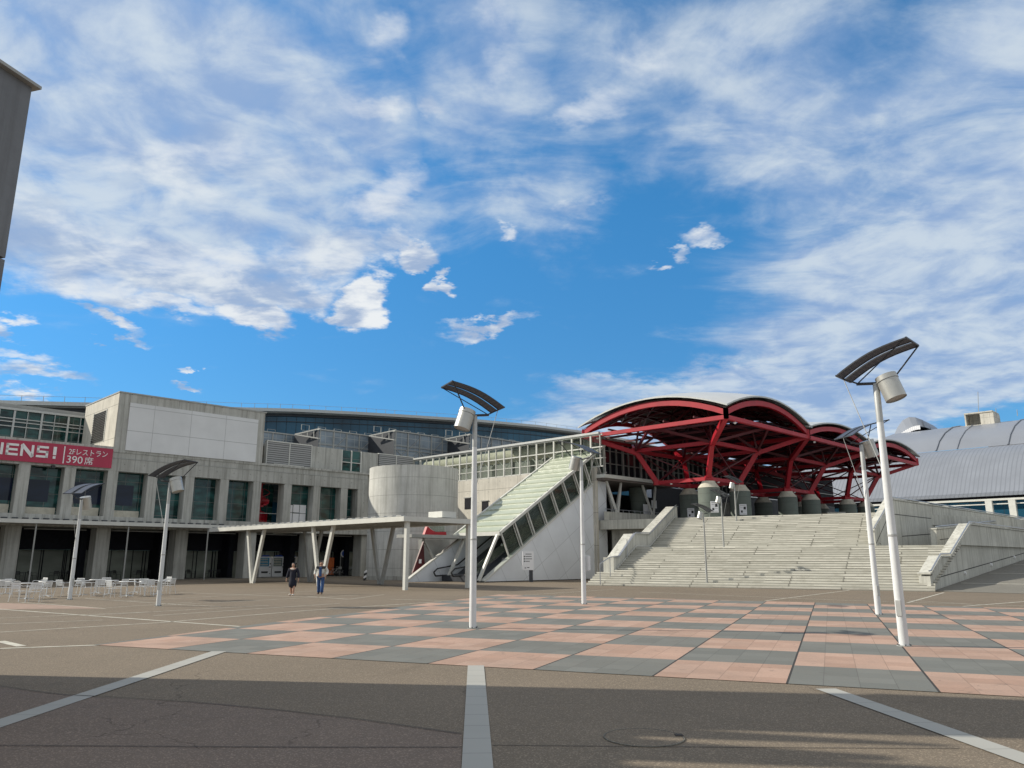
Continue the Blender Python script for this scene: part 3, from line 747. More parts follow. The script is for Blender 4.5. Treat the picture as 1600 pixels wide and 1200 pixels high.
for y, z0, z1 in ((-.6, .1, 1.5), (1.2, .5, 1.95), (4.6, 1.7, 3.3)): hr.tube((.12, y, z0), (.12, y, z1), .03)
hr.build('handrail', M['stainless'], ST)

# ================================================================ DECK
dp = [(9.0, 73.2), (14.6, 69.85), (29.35, 61.35), (45, 70), (70, 96), (96, 122), (60, 190), (2, 190), (2, 80)]
Dk = thing('raised_deck', 'raised concrete concourse deck at the top of the stairs', 'deck', (0, 0, 0))
MB().slab(dp, 4.55, 5.4).build('deck_slab', M['ramp'], Dk)
MB().slab([(9.6, 75), (15.2, 71.5), (29.9, 62.8), (45, 72), (80, 110), (60, 150), (10, 150)], 0, 4.54).build('undercroft_wall', M['conc'], Dk)
HF = Frame((8.9, 73.2), GA)
pr = fthing('deck_parapet', 'low concrete parapet with a thin handrail left of the staircase', 'parapet', HF)
blk('wall', M['ramp'], (0, 10.5, .05, .3, 5.42, 6.2), parent=pr)
mb = MB(); mb.tube((0, .17, 6.45), (10.5, .17, 6.45), .03)
for i in range(12): mb.tube((i * .95, .17, 6.2), (i * .95, .17, 6.45), .02)
mb.build('rail', M['stainless'], pr)
EH = fthing('entrance_hall', 'dark glass entrance hall with pale slab edge on V shaped struts behind the red canopy', 'building', HF)
blk('slab', M['whitesteel'], (-.5, 11.6, -.3, 12, 9.35, 9.68), parent=EH)
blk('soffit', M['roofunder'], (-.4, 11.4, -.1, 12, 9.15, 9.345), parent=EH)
blk('glass_front', M['dark'], (0, 60, 3.0, 3.2, 9.7, 13.6), parent=EH)
mb = MB()
for i in range(28):
    s = .3 + i * 1.05; mb.box(s, s + (.22 if i % 3 == 0 else .07), 2.8, 2.98, 9.7, 13.6)
mb.box(0, 60, 2.85, 2.97, 11.3, 11.38).box(0, 60, 2.85, 2.97, 12.6, 12.66); mb.build('mullion', M['greysteel'], EH)
mb = MB()
for i in range(5): mb.box(1.2 + i * 2.1, 2.6 + i * 2.1, 3.6 - .65, 3.62 - .63, 11.5, 12.5) if i % 2 else None
mb.build('red_panel', M['redshade'], EH)
blk('roof', M['steel'], (-.3, 60, 2.2, 14, 13.62, 13.85), parent=EH)
blk('back_wall', M['dark'], (0, 60, 9, 9.2, 5.4, 9.1), parent=EH)
blk('hall_wall', M['darksteel'], (12, 60, 3.0, 3.1, 5.41, 9.6), parent=EH)
for s in (1.9, 7.8):
    for sg in (-1, 1): MB().bar((s + sg * .08, .15, 6.1), (s + sg * 1.15, .5, 9.15), .2, .16, up=(0, 1, 0)).build('strut', M['whitesteel'], EH)
for s in (1.0, 4.6):
    for sg in (-1, 1): MB().bar((s + sg * .08, 2.6, 6.0), (s + sg * 1.15, 2.6, 9.15), .2, .16, up=(0, 1, 0)).build('strut', M['whitesteel'], EH)
MB().lathe([(.62, 5.42), (.95, 9.1)], 20, (8.6, 3.5 - 1)).build('tapered_column', M['colum'], EH, True)
blk('notice', M['posterwhite'], (7.3, 8.4, .9, .95, 6.3, 7.3), (9.2, 10.1, 1.2, 1.25, 7.0, 7.8), parent=EH)

# ================================================================ RED CANOPY MODULES
HW = 11.1
def lerp(a, b, t): return tuple(a[i] + (b[i] - a[i]) * t for i in range(3))
def module(label, cx, cy, skipcol=False, far=False):
    r = thing('red_canopy', label, 'canopy', (cx, cy, 0), 0, 'red steel umbrella canopies on the deck')
    cor = [(0, -HW), (HW, 0), (0, HW), (-HW, 0)]
    def P_(a, b):                                   # a,b in -1..1 over the square
        x = (a - b) * HW / 2; y = (a + b) * HW / 2
        return x, y
    rise = 1.15 if far else 1.7
    def Z_(a, b): return 14.45 + rise * (1 - a * a) + rise * (1 - b * b) - .5 * (1 - a * a) * (1 - b * b)
    N = 14
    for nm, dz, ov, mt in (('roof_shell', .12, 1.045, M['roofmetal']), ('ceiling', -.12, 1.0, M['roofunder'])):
        rows = []
        for i in range(N + 1):
            row = []
            for j in range(N + 1):
                a, b = -1 + 2 * i / N, -1 + 2 * j / N; x, y = P_(a * ov, b * ov); row.append((x, y, Z_(a, b) + dz))
            rows.append(row)
        MB().grid(rows).build(nm, mt, r, True)
    mb = MB()                                        # thick edge of the shell
    for k in range(4):
        for j in range(N):
            t0, t1 = -1 + 2 * j / N, -1 + 2 * (j + 1) / N
            ab = {0: lambda t: (t, -1), 1: lambda t: (1, t), 2: lambda t: (t, 1), 3: lambda t: (-1, t)}[k]
            q = []
            for t in (t0, t1):
                a, b = ab(t); x, y = P_(a * 1.045, b * 1.045); q.append((x, y, Z_(a, b)))
            mb.add([(q[0][0], q[0][1], q[0][2] - .02), (q[1][0], q[1][1], q[1][2] - .02), (q[1][0], q[1][1], q[1][2] + .118), (q[0][0], q[0][1], q[0][2] + .118)], [(0, 1, 2, 3)])
    mb.build('roof_rim', M['steel'], r)
    for k in range(4):                               # arches and chords
        ab = {0: lambda t: (t, -1), 1: lambda t: (1, t), 2: lambda t: (t, 1), 3: lambda t: (-1, t)}[k]
        pts = []
        for j in range(N + 1):
            t = -1 + 2 * j / N; a, b = ab(t); x, y = P_(a * .99, b * .99); pts.append((x, y, Z_(a, b) - .48))
        mb = MB()
        for p, q in zip(pts, pts[1:]): mb.bar(p, q, .28, .46)
        mb.build('edge_arch', M['red'], r)
        mb = MB(); c0, c1 = pts[0], pts[-1]
        mb.bar((c0[0], c0[1], 13.55), (c1[0], c1[1], 13.55), .34, .36)
        mb.bar((c0[0], c0[1], 13.4), (c0[0], c0[1], 14.3), .4, .4, up=(0, 1, 0)); mb.build('edge_beam', M['red'], r)
    lt = MB(); n = 8                                 # lattice under the shell
    def Q(i, j, dz=-.40):
        a, b = -1 + 2 * i / n, -1 + 2 * j / n; x, y = P_(a * .97, b * .97); return (x, y, Z_(a, b) + dz)
    for i in range(n + 1):
        for j in range(n):
            if 0 < i < n: lt.bar(Q(i, j), Q(i, j + 1), .16, .26); lt.bar(Q(j, i), Q(j + 1, i), .16, .26)
    for i in range(n):
        for j in range(n):
            lt.bar(Q(i, j), Q(i + 1, j + 1), .12, .14) if (i + j) % 2 else lt.bar(Q(i + 1, j), Q(i, j + 1), .12, .14)
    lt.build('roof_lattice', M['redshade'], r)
    # dark profiled inner deck at chord level
    if far: pa = [(-.96, -.96), (.96, -.96), (.96, .96), (-.96, .96)]
    else: pa = [(-.15, -.96), (.96, -.96), (.96, .96), (-.15, .55)]
    MB().slab([P_(a, b) for a, b in pa][::-1], 14.02, 14.08).build('inner_deck', M['innerdeck'], r)
    # inner purlins hanging lower
    pl = MB()
    for t in (-.6, -.2, .2, .6):
        x0, y0 = P_(t, -1); x1, y1 = P_(t, 1); pl.bar((x0, y0, 13.75), (x1, y1, 13.75), .16, .2)
        x0, y0 = P_(-1, t); x1, y1 = P_(1, t); pl.bar((x0, y0, 13.95), (x1, y1, 13.95), .12, .16)
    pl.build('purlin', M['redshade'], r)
    dirs = [(0, -1), (1, 0), (0, 1), (-1, 0)]
    base = [(dx * 4, dy * 4, 9.05) for dx, dy in dirs]; knee = [(dx * 6, dy * 6, 12.15) for dx, dy in dirs]
    tip = [(dx * HW * .98, dy * HW * .98, 13.55) for dx, dy in dirs]
    for k in range(4):
        mb = MB(); mb.bar(base[k], knee[k], .46, .40, up=(dirs[k][1], -dirs[k][0], 0)); mb.bar(lerp(base[k], knee[k], .93), tip[k], .40, .44, up=(dirs[k][1], -dirs[k][0], .0)); mb.build('branch_strut', M['red'], r)
        k2 = (k + 1) % 4
        MB().bar(base[k], base[k2], .34, .34).build('base_beam', M['red'], r)
        MB().bar(knee[k], knee[k2], .30, .34).build('knee_beam', M['red'], r)
        mb = MB()
        for pp in (knee[k],): mb.bar((pp[0] * .985, pp[1] * .985, pp[2] - .32), (pp[0] * 1.02, pp[1] * 1.02, pp[2] + .34), .62, .12, up=(dirs[k][1], -dirs[k][0], 0))
        mb.bar((base[k][0], base[k][1], base[k][2] - .22), (base[k][0], base[k][1], base[k][2] + .26), .62, .62, up=(0, 1, 0)); mb.build('gusset_plate', M['red'], r)
        mb = MB(); mid = lerp(knee[k], knee[k2], .5)
        mb.bar(base[k], knee[k2], .10, .10); mb.bar(base[k2], knee[k], .10, .10)
        x, y = (tip[k][0] + tip[k2][0]) / 2, (tip[k][1] + tip[k2][1]) / 2
        mb.bar(knee[k], (x, y, 13.6), .2, .22); mb.bar(knee[k2], (x, y, 13.6), .2, .22)
        mb.bar(knee[k], (0, 0, 16.6), .22, .24); mb.bar(knee[k], (tip[k][0] * .5, tip[k][1] * .5, 15.2), .16, .18)
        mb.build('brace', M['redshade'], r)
        if skipcol and k == 3: continue
        c = MB().lathe([(1.0, 5.4), (1.0, 8.15), (.98, 8.2)], 28, (base[k][0], base[k][1])).build('column', M['colum'], r, True)
        MB().lathe([(1.0, 8.2), (.60, 8.75), (.60, 8.82), (.0, 8.82)], 28, (base[k][0], base[k][1])).build('cap', M['cap'], c, True)
        MB().bar((base[k][0], base[k][1], 8.7), (base[k][0], base[k][1], 9.1), .7, .7, up=(0, 1, 0)).build('bearing', M['red'], c)
    for k in range(4):
        p = lerp(base[k], base[(k + 1) % 4], .3); MB().lathe([(0, 8.75), (.12, 8.8), (.12, 8.92), (0, 8.97)], 8, (p[0] * 1.02, p[1] * 1.02)).build('floodlight', M['white'], r)
        p = lerp(tip[k], tip[(k + 1) % 4], .1); MB().lathe([(0, 13.15), (.12, 13.2), (.12, 13.32), (0, 13.37)], 8, (p[0], p[1])).build('floodlight', M['white'], r)
    return r
module('nearest red steel umbrella canopy, its lit arch facing the plaza above the stair head', 18.1, 75, True)
module('middle red steel umbrella canopy, between the nearest and the farthest of the row', 29.2, 86.1, far=True)
module('farthest red steel umbrella canopy, partly hidden by the tall right hand lamps', 40.3, 97.2, far=True)
# posters on the columns
for i, (x, y, cx, cy) in enumerate(((1079.5, 802, 18.1, 79), (1116.5, 792, 18.1, 71), (1161, 796, 22.1, 75))):
    lab = ('white event poster on the leftmost green grey deck column', 'white event poster on the column straight above the stair head', 'white event poster right of the stair lamp on the third deck column')[i]
    Y = math.hypot(cx, cy); f = (Y - 1.03) / Y; px_, py_ = cx * f, cy * f
    zc = CAMH + py_ * (D(x, y, 1.0)[2] - CAMH)
    r = thing('poster', lab, 'poster', (D(x, y, py_)[0], py_, zc), 0, 'posters on the deck columns')
    blk('sheet', M['posterwhite'], (-.35, .35, -.03, 0, -.5, .5), parent=r)
    blk('picture', M['black'], (.05, .27, -.04, -.031, .0, .26), parent=r); blk('picture', M['black'], (-.22, -.05, -.04, -.031, -.3, -.1), parent=r)
    blk('caption', M['greysteel'], (-.27, .27, -.04, -.031, .36, .41), (-.27, .0, -.04, -.031, .2, .23), (.0, .27, -.04, -.031, -.16, -.13), (-.27, .27, -.04, -.031, -.42, -.40), parent=r)
# service kiosks between the columns
kq = thing('concrete_kiosk', 'small grey concrete box standing on the deck between the middle columns', 'kiosk', (25.5, 92, 5.4))
MB().box(-1.3, 1.3, -1, 1, 0, 2.9).build('body', M['ramp'], kq, bevel=.05)
MB().box(-.5, .5, -1.03, -1.001, 0, 1.6).build('door', M['greysteel'], kq)
kq = thing('concrete_kiosk', 'low pale concrete box on the deck under the farthest canopy', 'kiosk', (36.5, 88.5, 5.4))
MB().box(-1.0, 1.0, -1, 1, 0, 1.5).build('body', M['conc_lit'], kq, bevel=.05)
MB().box(-1.05, 1.05, -1.05, 1.05, 1.5, 1.6).build('lid', M['ramp'], kq)

# ================================================================ RAMP WALLS ON THE RIGHT
def wallthing(label, fr, poly, y0, y1, cop, jt):
    r = fthing('ramp_wall', label, 'wall', fr, 'concrete walls of the side ramps')
    MB().prism(poly, y0, y1).build('wall', M['ramp'], r)
    mb = MB()
    for a, b in zip(cop, cop[1:]): mb.bar((a[0], (y0 + y1) / 2, a[1] + .05), (b[0], (y0 + y1) / 2, b[1] + .05), abs(y1 - y0) + .12, .10)
    mb.build('coping', M['ramp'], r)
    mb = MB()
    for a, b in zip(cop, cop[1:]): mb.tube((a[0], y0 + .0, a[1] + .20), (b[0], y0 + .0, b[1] + .20), .045, n=8)
    mb.build('handrail', M['stainless'], r)
    mb = MB()
    for a, b in jt: mb.bar((a[0], y0 - .004, a[1]), (b[0], y0 - .004, b[1]), .02, .05, up=(0, 0, 1))
    mb.build('joint', M['black'], r)
    return r
w2 = wallthing('nearest concrete ramp wall, stepped like the stair end beside the foot of the steps', RW,
    [(.0, -.2), (.0, .84), (.3, .86), (2.4, 1.90), (4.3, 1.92), (9.4, 4.05), (45, 3.9), (60, 3.9), (60, -.2)], 0, .62, [(-.05, .95), (.35, .98), (2.4, 1.92), (4.3, 1.94), (9.4, 4.07), (45, 3.92)],
    [((1.4, .75), (50, 4.35 - .2))])
mb = MB()
for s in (6.8, 13.2, 20.0): mb.lathe([(0, -.09), (.09, -.05), (.09, .05), (0, .09)], 10)
bl_ = MB()
for s in (6.8, 13.2, 20.0): bl_.tube((s, -.09, s * rs + .42), (s, -.0, s * rs + .42), .10, .12, 12)
bl_.build('bulkhead_light', M['white'], w2)
W1 = Frame((25.6, 55.2), GA)
wallthing('farthest and tallest concrete ramp wall, rising behind the two big lamps', W1,
    [(0, 2.5), (0, 3.75), (4.2, 6.15), (50, 6.15), (50, 2.5)], 0, .5, [(-.1, 3.72), (4.2, 6.17), (50, 6.17)], [((.1, 2.9), (3.0, 4.9)), ((4.0, 5.1), (50, 5.05)), ((5.5, 3.5), (16, 4.0))])
wallthing('short concrete ramp wall between the nearest and the farthest ramp walls', RW,
    [(12.3, 2.3), (12.45, 3.9), (48, 6.0), (48, 2.3)], 3.0, 3.4, [(12.4, 3.92), (48, 6.02)], [((13, 3.2), (48, 5.2))])
LG = struct('landing', MB().add([RW.W(9.0, .63, 2.60), RW.W(60, .63, 5.4), RW.W(60, 2.99, 5.4), RW.W(12.3, 2.99, 2.75)], [(0, 1, 2, 3)]), M['asphalt3'])

# ================================================================ ARCHED HALL ON THE RIGHT
RF = Frame((64.21, 130), GA + 90)
AH = fthing('arched_hall', 'big arena with layered curved grey metal roofs behind the ramp walls', 'building', RF)
Q = 1.3                                  # the hall was measured at 100 m and stands at 130 m
def hz(z): return round(1.8 + (z - 1.8) * Q, 3)
p1_ = [(-.4, 9.55), (0, 9.9), (1.2, 11.3), (3, 13.1), (5, 14.6), (7, 15.6), (9, 16.15)]; p1_ = [(y * Q, hz(z)) for y, z in p1_]
p2_ = [(9.05, 16.2), (11, 17.7), (14, 19.2), (18, 20.5), (22, 21.2), (28, 21.7), (36, 21.6), (50, 19)]; p2_ = [(y * Q, hz(z)) for y, z in p2_]
def sweep(prof, x0, x1, nx=40): return MB().grid([[(x0 + (x1 - x0) * i / nx, y, z) for y, z in prof] for i in range(nx + 1)])
sweep(p1_, -58, 78).build('lower_roof', M['hallroof'], AH, True)
def upper_x0(y): return -10 + (y - 11.7) * .28
mb = MB(); rows = []
for i in range(41): rows.append([(upper_x0(y) + (78 - upper_x0(y)) * i / 40, y, z) for y, z in p2_])
mb.grid(rows).build('upper_roof', M['hallroof2'], AH, True)
mb = MB()
for x in (3.9, 7.3, 15, 19, 27): mb.path([(x + (z - 16) * .0, y - .06, z + .08) for y, z in p2_], .11 if x in (15, 3.9) else .06)
mb.build('standing_rib', M['hallroof2'], AH, True)
blk('eaves', M['hallroof'], (-58, 78, -.7, -.1, 11.5, 11.9), (-58, 78, -1.15, -.71, 11.3, 11.65), parent=AH)
blk('recess', M['dark'], (-58, 78, .9, 1.3, 4, 11.5), parent=AH)
blk('glass_wall', M['winblue'], (-58, 78, .7, .85, 4, 10.6), parent=AH)
blk('beam', M['whitesteel'], (-4, 78, -2.6, -2.3, 10.5, 10.8), (-4, 78, -2.6, -2.3, 9.9, 10.05), parent=AH)
for x in (6.6, 10.0):
    s = RF.px(1545, 780, -2.4)[0] if x == 6.6 else RF.px(1583, 790, -2.4)[0]
    MB().box(s - .45, s + .45, -3.0, -2.2, 5.4, 10.45).build('pillar', M['whitesteel'], AH)
# crest hood on the roof: an arched shell standing on the shoulder of the roof
cr = MB()
hood = [(1391, 712), (1391, 697), (1395, 684), (1402, 668), (1410, 657), (1420, 651.5), (1430, 652), (1441, 656), (1452, 664), (1463, 673)]
inner = [(1402, 712), (1403, 698), (1406, 686), (1412, 677), (1419, 670), (1427, 666), (1436, 665.5), (1445, 667), (1455, 671), (1463, 675)]
Yh = 28.6
for a, b, c, d in zip(hood, hood[1:], inner[1:], inner):
    q = [RF.px(*p, Yh) for p in (a, b)] + [RF.px(*p, Yh - 2.6) for p in (c, d)]
    ys = (Yh, Yh, Yh - 2, Yh - 2.6)
    cr.add([(q[i][0], ys[i], q[i][1]) for i in range(4)] + [(q[i][0] + .3, Yh + 6, q[i][1] - .5) for i in range(4)], [(0, 1, 2, 3), (0, 4, 5, 1), (3, 2, 6, 7), (0, 3, 7, 4), (1, 5, 6, 2), (7, 6, 5, 4)])
cr.build('crest_hood', M['hallroof2'], AH, True)
sl = MB()
for i in range(12):
    t = i / 11; a = (1405 + 32 * t, 683 - 15 * math.sin(t * 1.5)); q = RF.px(a[0], a[1], Yh - 2.7); sl.box(q[0] - .16, q[0] + .16, Yh - 3.0, Yh - 2.8, q[1] - .4, q[1] + .4)
sl.build('slit_window', M['posterwhite'], AH)
s0, z0 = RF.px(1510, 664, 24.7); s1, z1 = RF.px(1534, 646, 24.7)
mb = MB(); mb.box(s0, s0 + .22, 24, 28.6, z0 - .8, z1).box(s1 - .2, s1 + 2.0, 24, 28.6, z0 - .8, z1 - .1).box(s0, s1 + 1.9, 23.9, 28.6, z1, z1 + .25).box(s0, s1, 26.6, 28.6, z0 - .8, z1).box(s0 - .1, s1 + .1, 23.8, 26, z0 - .65, z0 - .3)
mb.build('roof_vent', M['conc_lit'], AH)
mb = MB()
for x, yb, yt in ((1529, 643, 612), (1509, 664, 648), (1557, 655, 638), (1590, 650, 640)):
    a = RF.px(x, yb, 26); b = RF.px(x - 1, yt, 26); mb.tube((a[0], 26, a[1]), (b[0], 26, b[1]), .06, n=5)
mb.build('lightning_rod', M['greysteel'], AH)

# ================================================================ TOWER CORNER ON THE LEFT (casts the foreground shade)
def corner_building():
    a = R(16.7); d = Vector((math.sin(a), math.cos(a))); c0 = Vector((-9.0, 12.8))
    r = thing('corner_building', 'dark concrete corner of a building at the left edge with a thin projecting coping', 'building', (c0.x, c0.y, 0), math.atan2(d.y, d.x))
    # local x runs away from the viewer, the body lies at y>0 (left) and x<0
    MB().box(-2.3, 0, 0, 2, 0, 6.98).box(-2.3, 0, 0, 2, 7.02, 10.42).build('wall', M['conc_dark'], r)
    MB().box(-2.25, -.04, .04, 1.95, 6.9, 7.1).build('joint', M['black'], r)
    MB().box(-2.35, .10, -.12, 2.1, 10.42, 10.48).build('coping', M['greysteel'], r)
    MB().box(-16, -2.3, .3, 9, 0, 7.5).build('shade_wing', M['conc_dark'], r)  # unseen wing, added and sized to shade the foreground
    mb = MB()
    for i, (a, w_, h_) in enumerate(((-2.75, .10, 9.6), (-3.3, .22, 9.2), (-3.75, .08, 9.8), (-4.3, .3, 9.0), (-4.8, .1, 9.5), (-5.5, .5, 9.1), (-6.6, .25, 9.4))): MB().box(a - w_, a, .5, 4.5, 7.5, h_).build('shade_fin', M['greysteel'], r)  # unseen fins, added only to cast streaked shade across the foreground
corner_building()
# ================================================================ SOLAR LAMPS
def lamp(label, x, y, yaw, top, base_z=0.0, dark=False, size=1.0, r0=.10, group='solar street lamps around the plaza', lean=0.0):
    """local +x points to the drum"""
    r = thing('solar_street_lamp', label, 'street lamp', (x, y, base_z), R(yaw), group)
    pm = M['greysteel'] if dark else M['pole']; k = size
    MB().lathe([(r0, 0), (r0 * .88, top * .5), (r0 * .70, top - .9 * k)], 20).build('pole', pm, r, True)
    MB().lathe([(r0 * .72, top - .9 * k), (r0 * .72, top - .05 * k), (r0 * .6, top)], 16).build('pole_head', M['steel'], r, True)
    MB().lathe([(r0 * 1.5, 0), (r0 * 1.5, .02), (r0, .03)], 20).build('base_plate', M['greysteel'], r)
    MB().box(-.055, .055, -r0 - .012, -r0 + .03, .62, .95).build('access_hatch', M['steel'], r, bevel=.006)
    bt = MB()
    for i in range(6): a_ = i * math.pi / 3; bt.tube((r0 * 1.32 * math.cos(a_), r0 * 1.32 * math.sin(a_), .015), (r0 * 1.32 * math.cos(a_), r0 * 1.32 * math.sin(a_), .05), .014, n=6)
    bt.build('anchor_bolts', M['darksteel'], r)
    MB().lathe([(r0 * .93, top * .40), (r0 * .98, top * .402), (r0 * .98, top * .408), (r0 * .93, top * .41)], 20).build('band', M['steel'], r)
    arm = MB(); arm.tube((-.42 * k, 0, top + .05 * k), (.2 * k, 0, top - .02 * k), .035 * k)
    arm.build('arm', M['darksteel'], r, True)
    # drum lamp, tipped
    a = R(18); ax = Vector((math.sin(a), 0, -math.cos(a)))
    c = Vector((.22 * k, 0, top + .14 * k)); e = c + ax * .58 * k
    dm = MB(); dm.tube(c, c + ax * .12 * k, .235 * k, .24 * k, 28); dm.tube(c + ax * .125 * k, e, .23 * k, .23 * k, 28, cap=False)
    dm.tube(c + ax * .1 * k, c + ax * .12 * k, .245 * k, .245 * k, 28, cap=False)
    d_ = dm.build('lamp_drum', M['drumlamp'], r, True)
    MB().tube(e - ax * .05 * k, e - ax * .03 * k, .225 * k, .225 * k, 28).build('diffuser', M['greysteel'], d_)
    # curved solar panel, two strips
    L = 1.75 * k; lo = Vector((-.71 * k, 0, top + .22 * k)); hi = Vector((.86 * k, 0, top + .83 * k))
    def arc(t): return lo.lerp(hi, t) + Vector((-.03, 0, .10)) * math.sin(math.pi * t) * k
    W_ = .46 * k; n = 10
    for y0, y1 in ((-W_, -.07 * k), (.07 * k, W_)):
        g = MB()
        top_ = [[arc(i / n) + Vector((0, yy, 0)) for yy in (y0, y1)] for i in range(n + 1)]
        bot = [[p - Vector((0, 0, .014 * k)) for p in row] for row in top_]
        vs = [p for row in top_ for p in row] + [p for row in bot for p in row]; m_ = (n + 1) * 2; fs = []
        for i in range(n):
            q = i * 2; fs += [(q, q + 1, q + 3, q + 2), (m_ + q + 2, m_ + q + 3, m_ + q + 1, m_ + q), (q, q + 2, m_ + q + 2, m_ + q), (q + 1, m_ + q + 1, m_ + q + 3, q + 3)]
        fs += [(0, m_, m_ + 1, 1), (2 * n, 2 * n + 1, m_ + 2 * n + 1, m_ + 2 * n)]
        g.add(vs, fs); g.build('solar_panel', M['solar'], r)
    fr = MB()
    for yy in (-W_, -.07 * k, .07 * k, W_):
        for i in range(n): fr.bar(arc(i / n) + Vector((0, yy, -.01)), arc((i + 1) / n) + Vector((0, yy, -.01)), .026 * k, .03 * k)
    for t in (0, 1): fr.bar(arc(t) + Vector((0, -W_, 0)), arc(t) + Vector((0, W_, 0)), .035 * k, .035 * k)
    fr.build('panel_frame', M['darksteel'], r)
    s_ = MB(); b0 = Vector((-.40 * k, 0, top + .06 * k))
    s_.tube(b0, arc(1) + Vector((0, -W_, 0)), .014 * k, n=6); s_.tube(b0, arc(0), .02 * k, n=6)
    s_.tube(c + Vector((.1, W_ * .25, -.1)) * k, arc(1) + Vector((0, W_, 0)), .018 * k, n=6)
    s_.build('stay', M['darksteel'], r)
    MB().tube(arc(0), (-.02 * k, 0, top - 2.1 * k), .010 * k, n=5).build('tension_wire', M['steel'], r)
    return r
lamp('tallest and nearest solar lamp, white pole at the right with its drum tipped right', *G(1413, 1010), -43, 5.72)
lamp('solar lamp on a white pole in the middle of the checkered paving, drum tipped left', *G(738.5, 982), 205, 5.78, r0=.095)
lamp('white solar lamp just left of the tallest right hand one, leaning close behind it', *G(1373, 961), 14, 5.7)
l4 = lamp('white pole solar lamp in front of the white escalator wall', *G(912.5, 944.5), 140, 5.95)
MB().box(-.2, .0, -.26, -.12, 1.35, 1.95).build('control_box', M['pole'], l4, bevel=.02)
lamp('grey solar lamp between the cafe tables and the canopy, second from the left', *G(247, 947), -12, 4.9, r0=.085)
lamp('leftmost grey solar lamp standing among the cafe tables', *G(108.5, 937), 82, 4.55, r0=.09)
# three short lamps on the stair
def on_stair(px, zstep, v):
    # point of the stair at depth v along the climb seen at column px
    c, s = math.cos(R(-30)), math.sin(R(-30)); t = (px - 800) / 1232.0
    # world = S0 + u*(c,s) + v*(-s,c)
    ox, oy = 6.3 - s * v, 55.4 + c * v; u = (t * oy - ox) / (c - t * s)
    return ox + u * c, oy + u * s, zstep
X, Y, Z = on_stair(1103, .3, .55); lamp('short stair lamp lowest on the steps, below the stair head', X, Y, 200, D(1097, 803, Y)[2] - Z, Z, True, .8, .065, 'slim lamps on the staircase')
X, Y, Z = on_stair(1132.5, 2.55, 6.5); lamp('slim stair lamp halfway up the steps, between the lowest and the highest one', X, Y, 200, D(1127, 779, Y)[2] - Z, Z, True, .8, .065, 'slim lamps on the staircase')
X, Y, Z = on_stair(1155, 4.95, 15.3); lamp('slim stair lamp highest on the steps, before the third deck column', X, Y, 200, D(1151.5, 757, Y)[2] - Z, Z, True, .85, .065, 'slim lamps on the staircase')

# ================================================================ INFORMATION SIGN
gx, gy = G(828, 907)
gy = 64.3; gx = (828 - 800) / 1232 * gy
sg = thing('information_sign', 'white rectangular information board on a dark post before the escalator wall', 'sign', (gx, gy, 0), R(12))
MB().box(-.62, .30, -.06, .02, .95, 2.45).build('board', M['posterwhite'], sg)
MB().box(-.05, .25, .03, .15, 0, 1.6).build('post', M['darksteel'], sg)
mb = MB()
for i, (z, w) in enumerate(((2.22, .5), (2.03, .5), (1.84, .55), (1.65, .35))): mb.box(-.38, -.38 + w, -.068, -.061, z - .025, z + .025)
for z in (2.03, 1.84, 1.65): mb.tube((-.47, -.068, z), (-.47, -.061, z), .06, n=10)
mb.box(-.42, -.3, -.068, -.061, 1.1, 1.14).box(-.44, -.40, -.068, -.061, 1.06, 1.2).box(-.25, -.06, -.068, -.061, 1.12, 1.18)
mb.build('lettering', M['darksteel'], sg)

# ================================================================ CAFE FURNITURE
def make_chair(m, label, group):
    r = thing('cafe_chair', label, 'chair', (0, 0, 0), 0, group); q = .012
    for sx_ in (-1, 1):
        x = sx_ * .26
        MB().path([(x * 1.0, -.27, 0), (x * .98, -.22, .42), (x, -.24, .64), (x * 1.04, -.15, .67), (x * 1.04, .18, .66), (x * .85, .24, .70)], q).build('armrest', m, r)
        MB().tube((x * .98, .30, 0), (x * .85, .22, .46), q, n=6).build('leg', m, r)
        MB().tube((x * .98, -.27, 0), (x * .95, -.2, .44), q, n=6).build('leg', m, r)
    MB().path([(-.22, .2, .44), (-.22, .28, .8), (.22, .28, .8), (.22, .2, .44)], q).build('back_frame', m, r)
    mb = MB()
    for i in range(6): mb.box(-.22, .22, -.2 + i * .072, -.2 + i * .072 + .052, .435, .455)
    mb.build('seat', m, r)
    mb = MB()
    for i in range(5): mb.box(-.22, .22, .232 + i * .009, .245 + i * .009, .53 + i * .055, .53 + i * .055 + .042)
    mb.build('backrest', m, r)
    return r
def make_table(m, label, group):
    r = thing('cafe_table', label, 'table', (0, 0, 0), 0, group)
    MB().lathe([(0, .70), (.40, .70), (.415, .715), (.40, .73), (0, .73)], 28).build('tabletop', m, r)
    MB().tube((0, 0, .03), (0, 0, .70), .03).build('pedestal', m, r)
    mb = MB()
    for i in range(4): a = i * math.pi / 2 + .4; mb.bar((0, 0, .05), (.33 * math.cos(a), .33 * math.sin(a), .012), .05, .03)
    mb.build('foot', m, r)
    return r
ch = make_chair(M['alu'], '', 'white chairs outside the arcade')
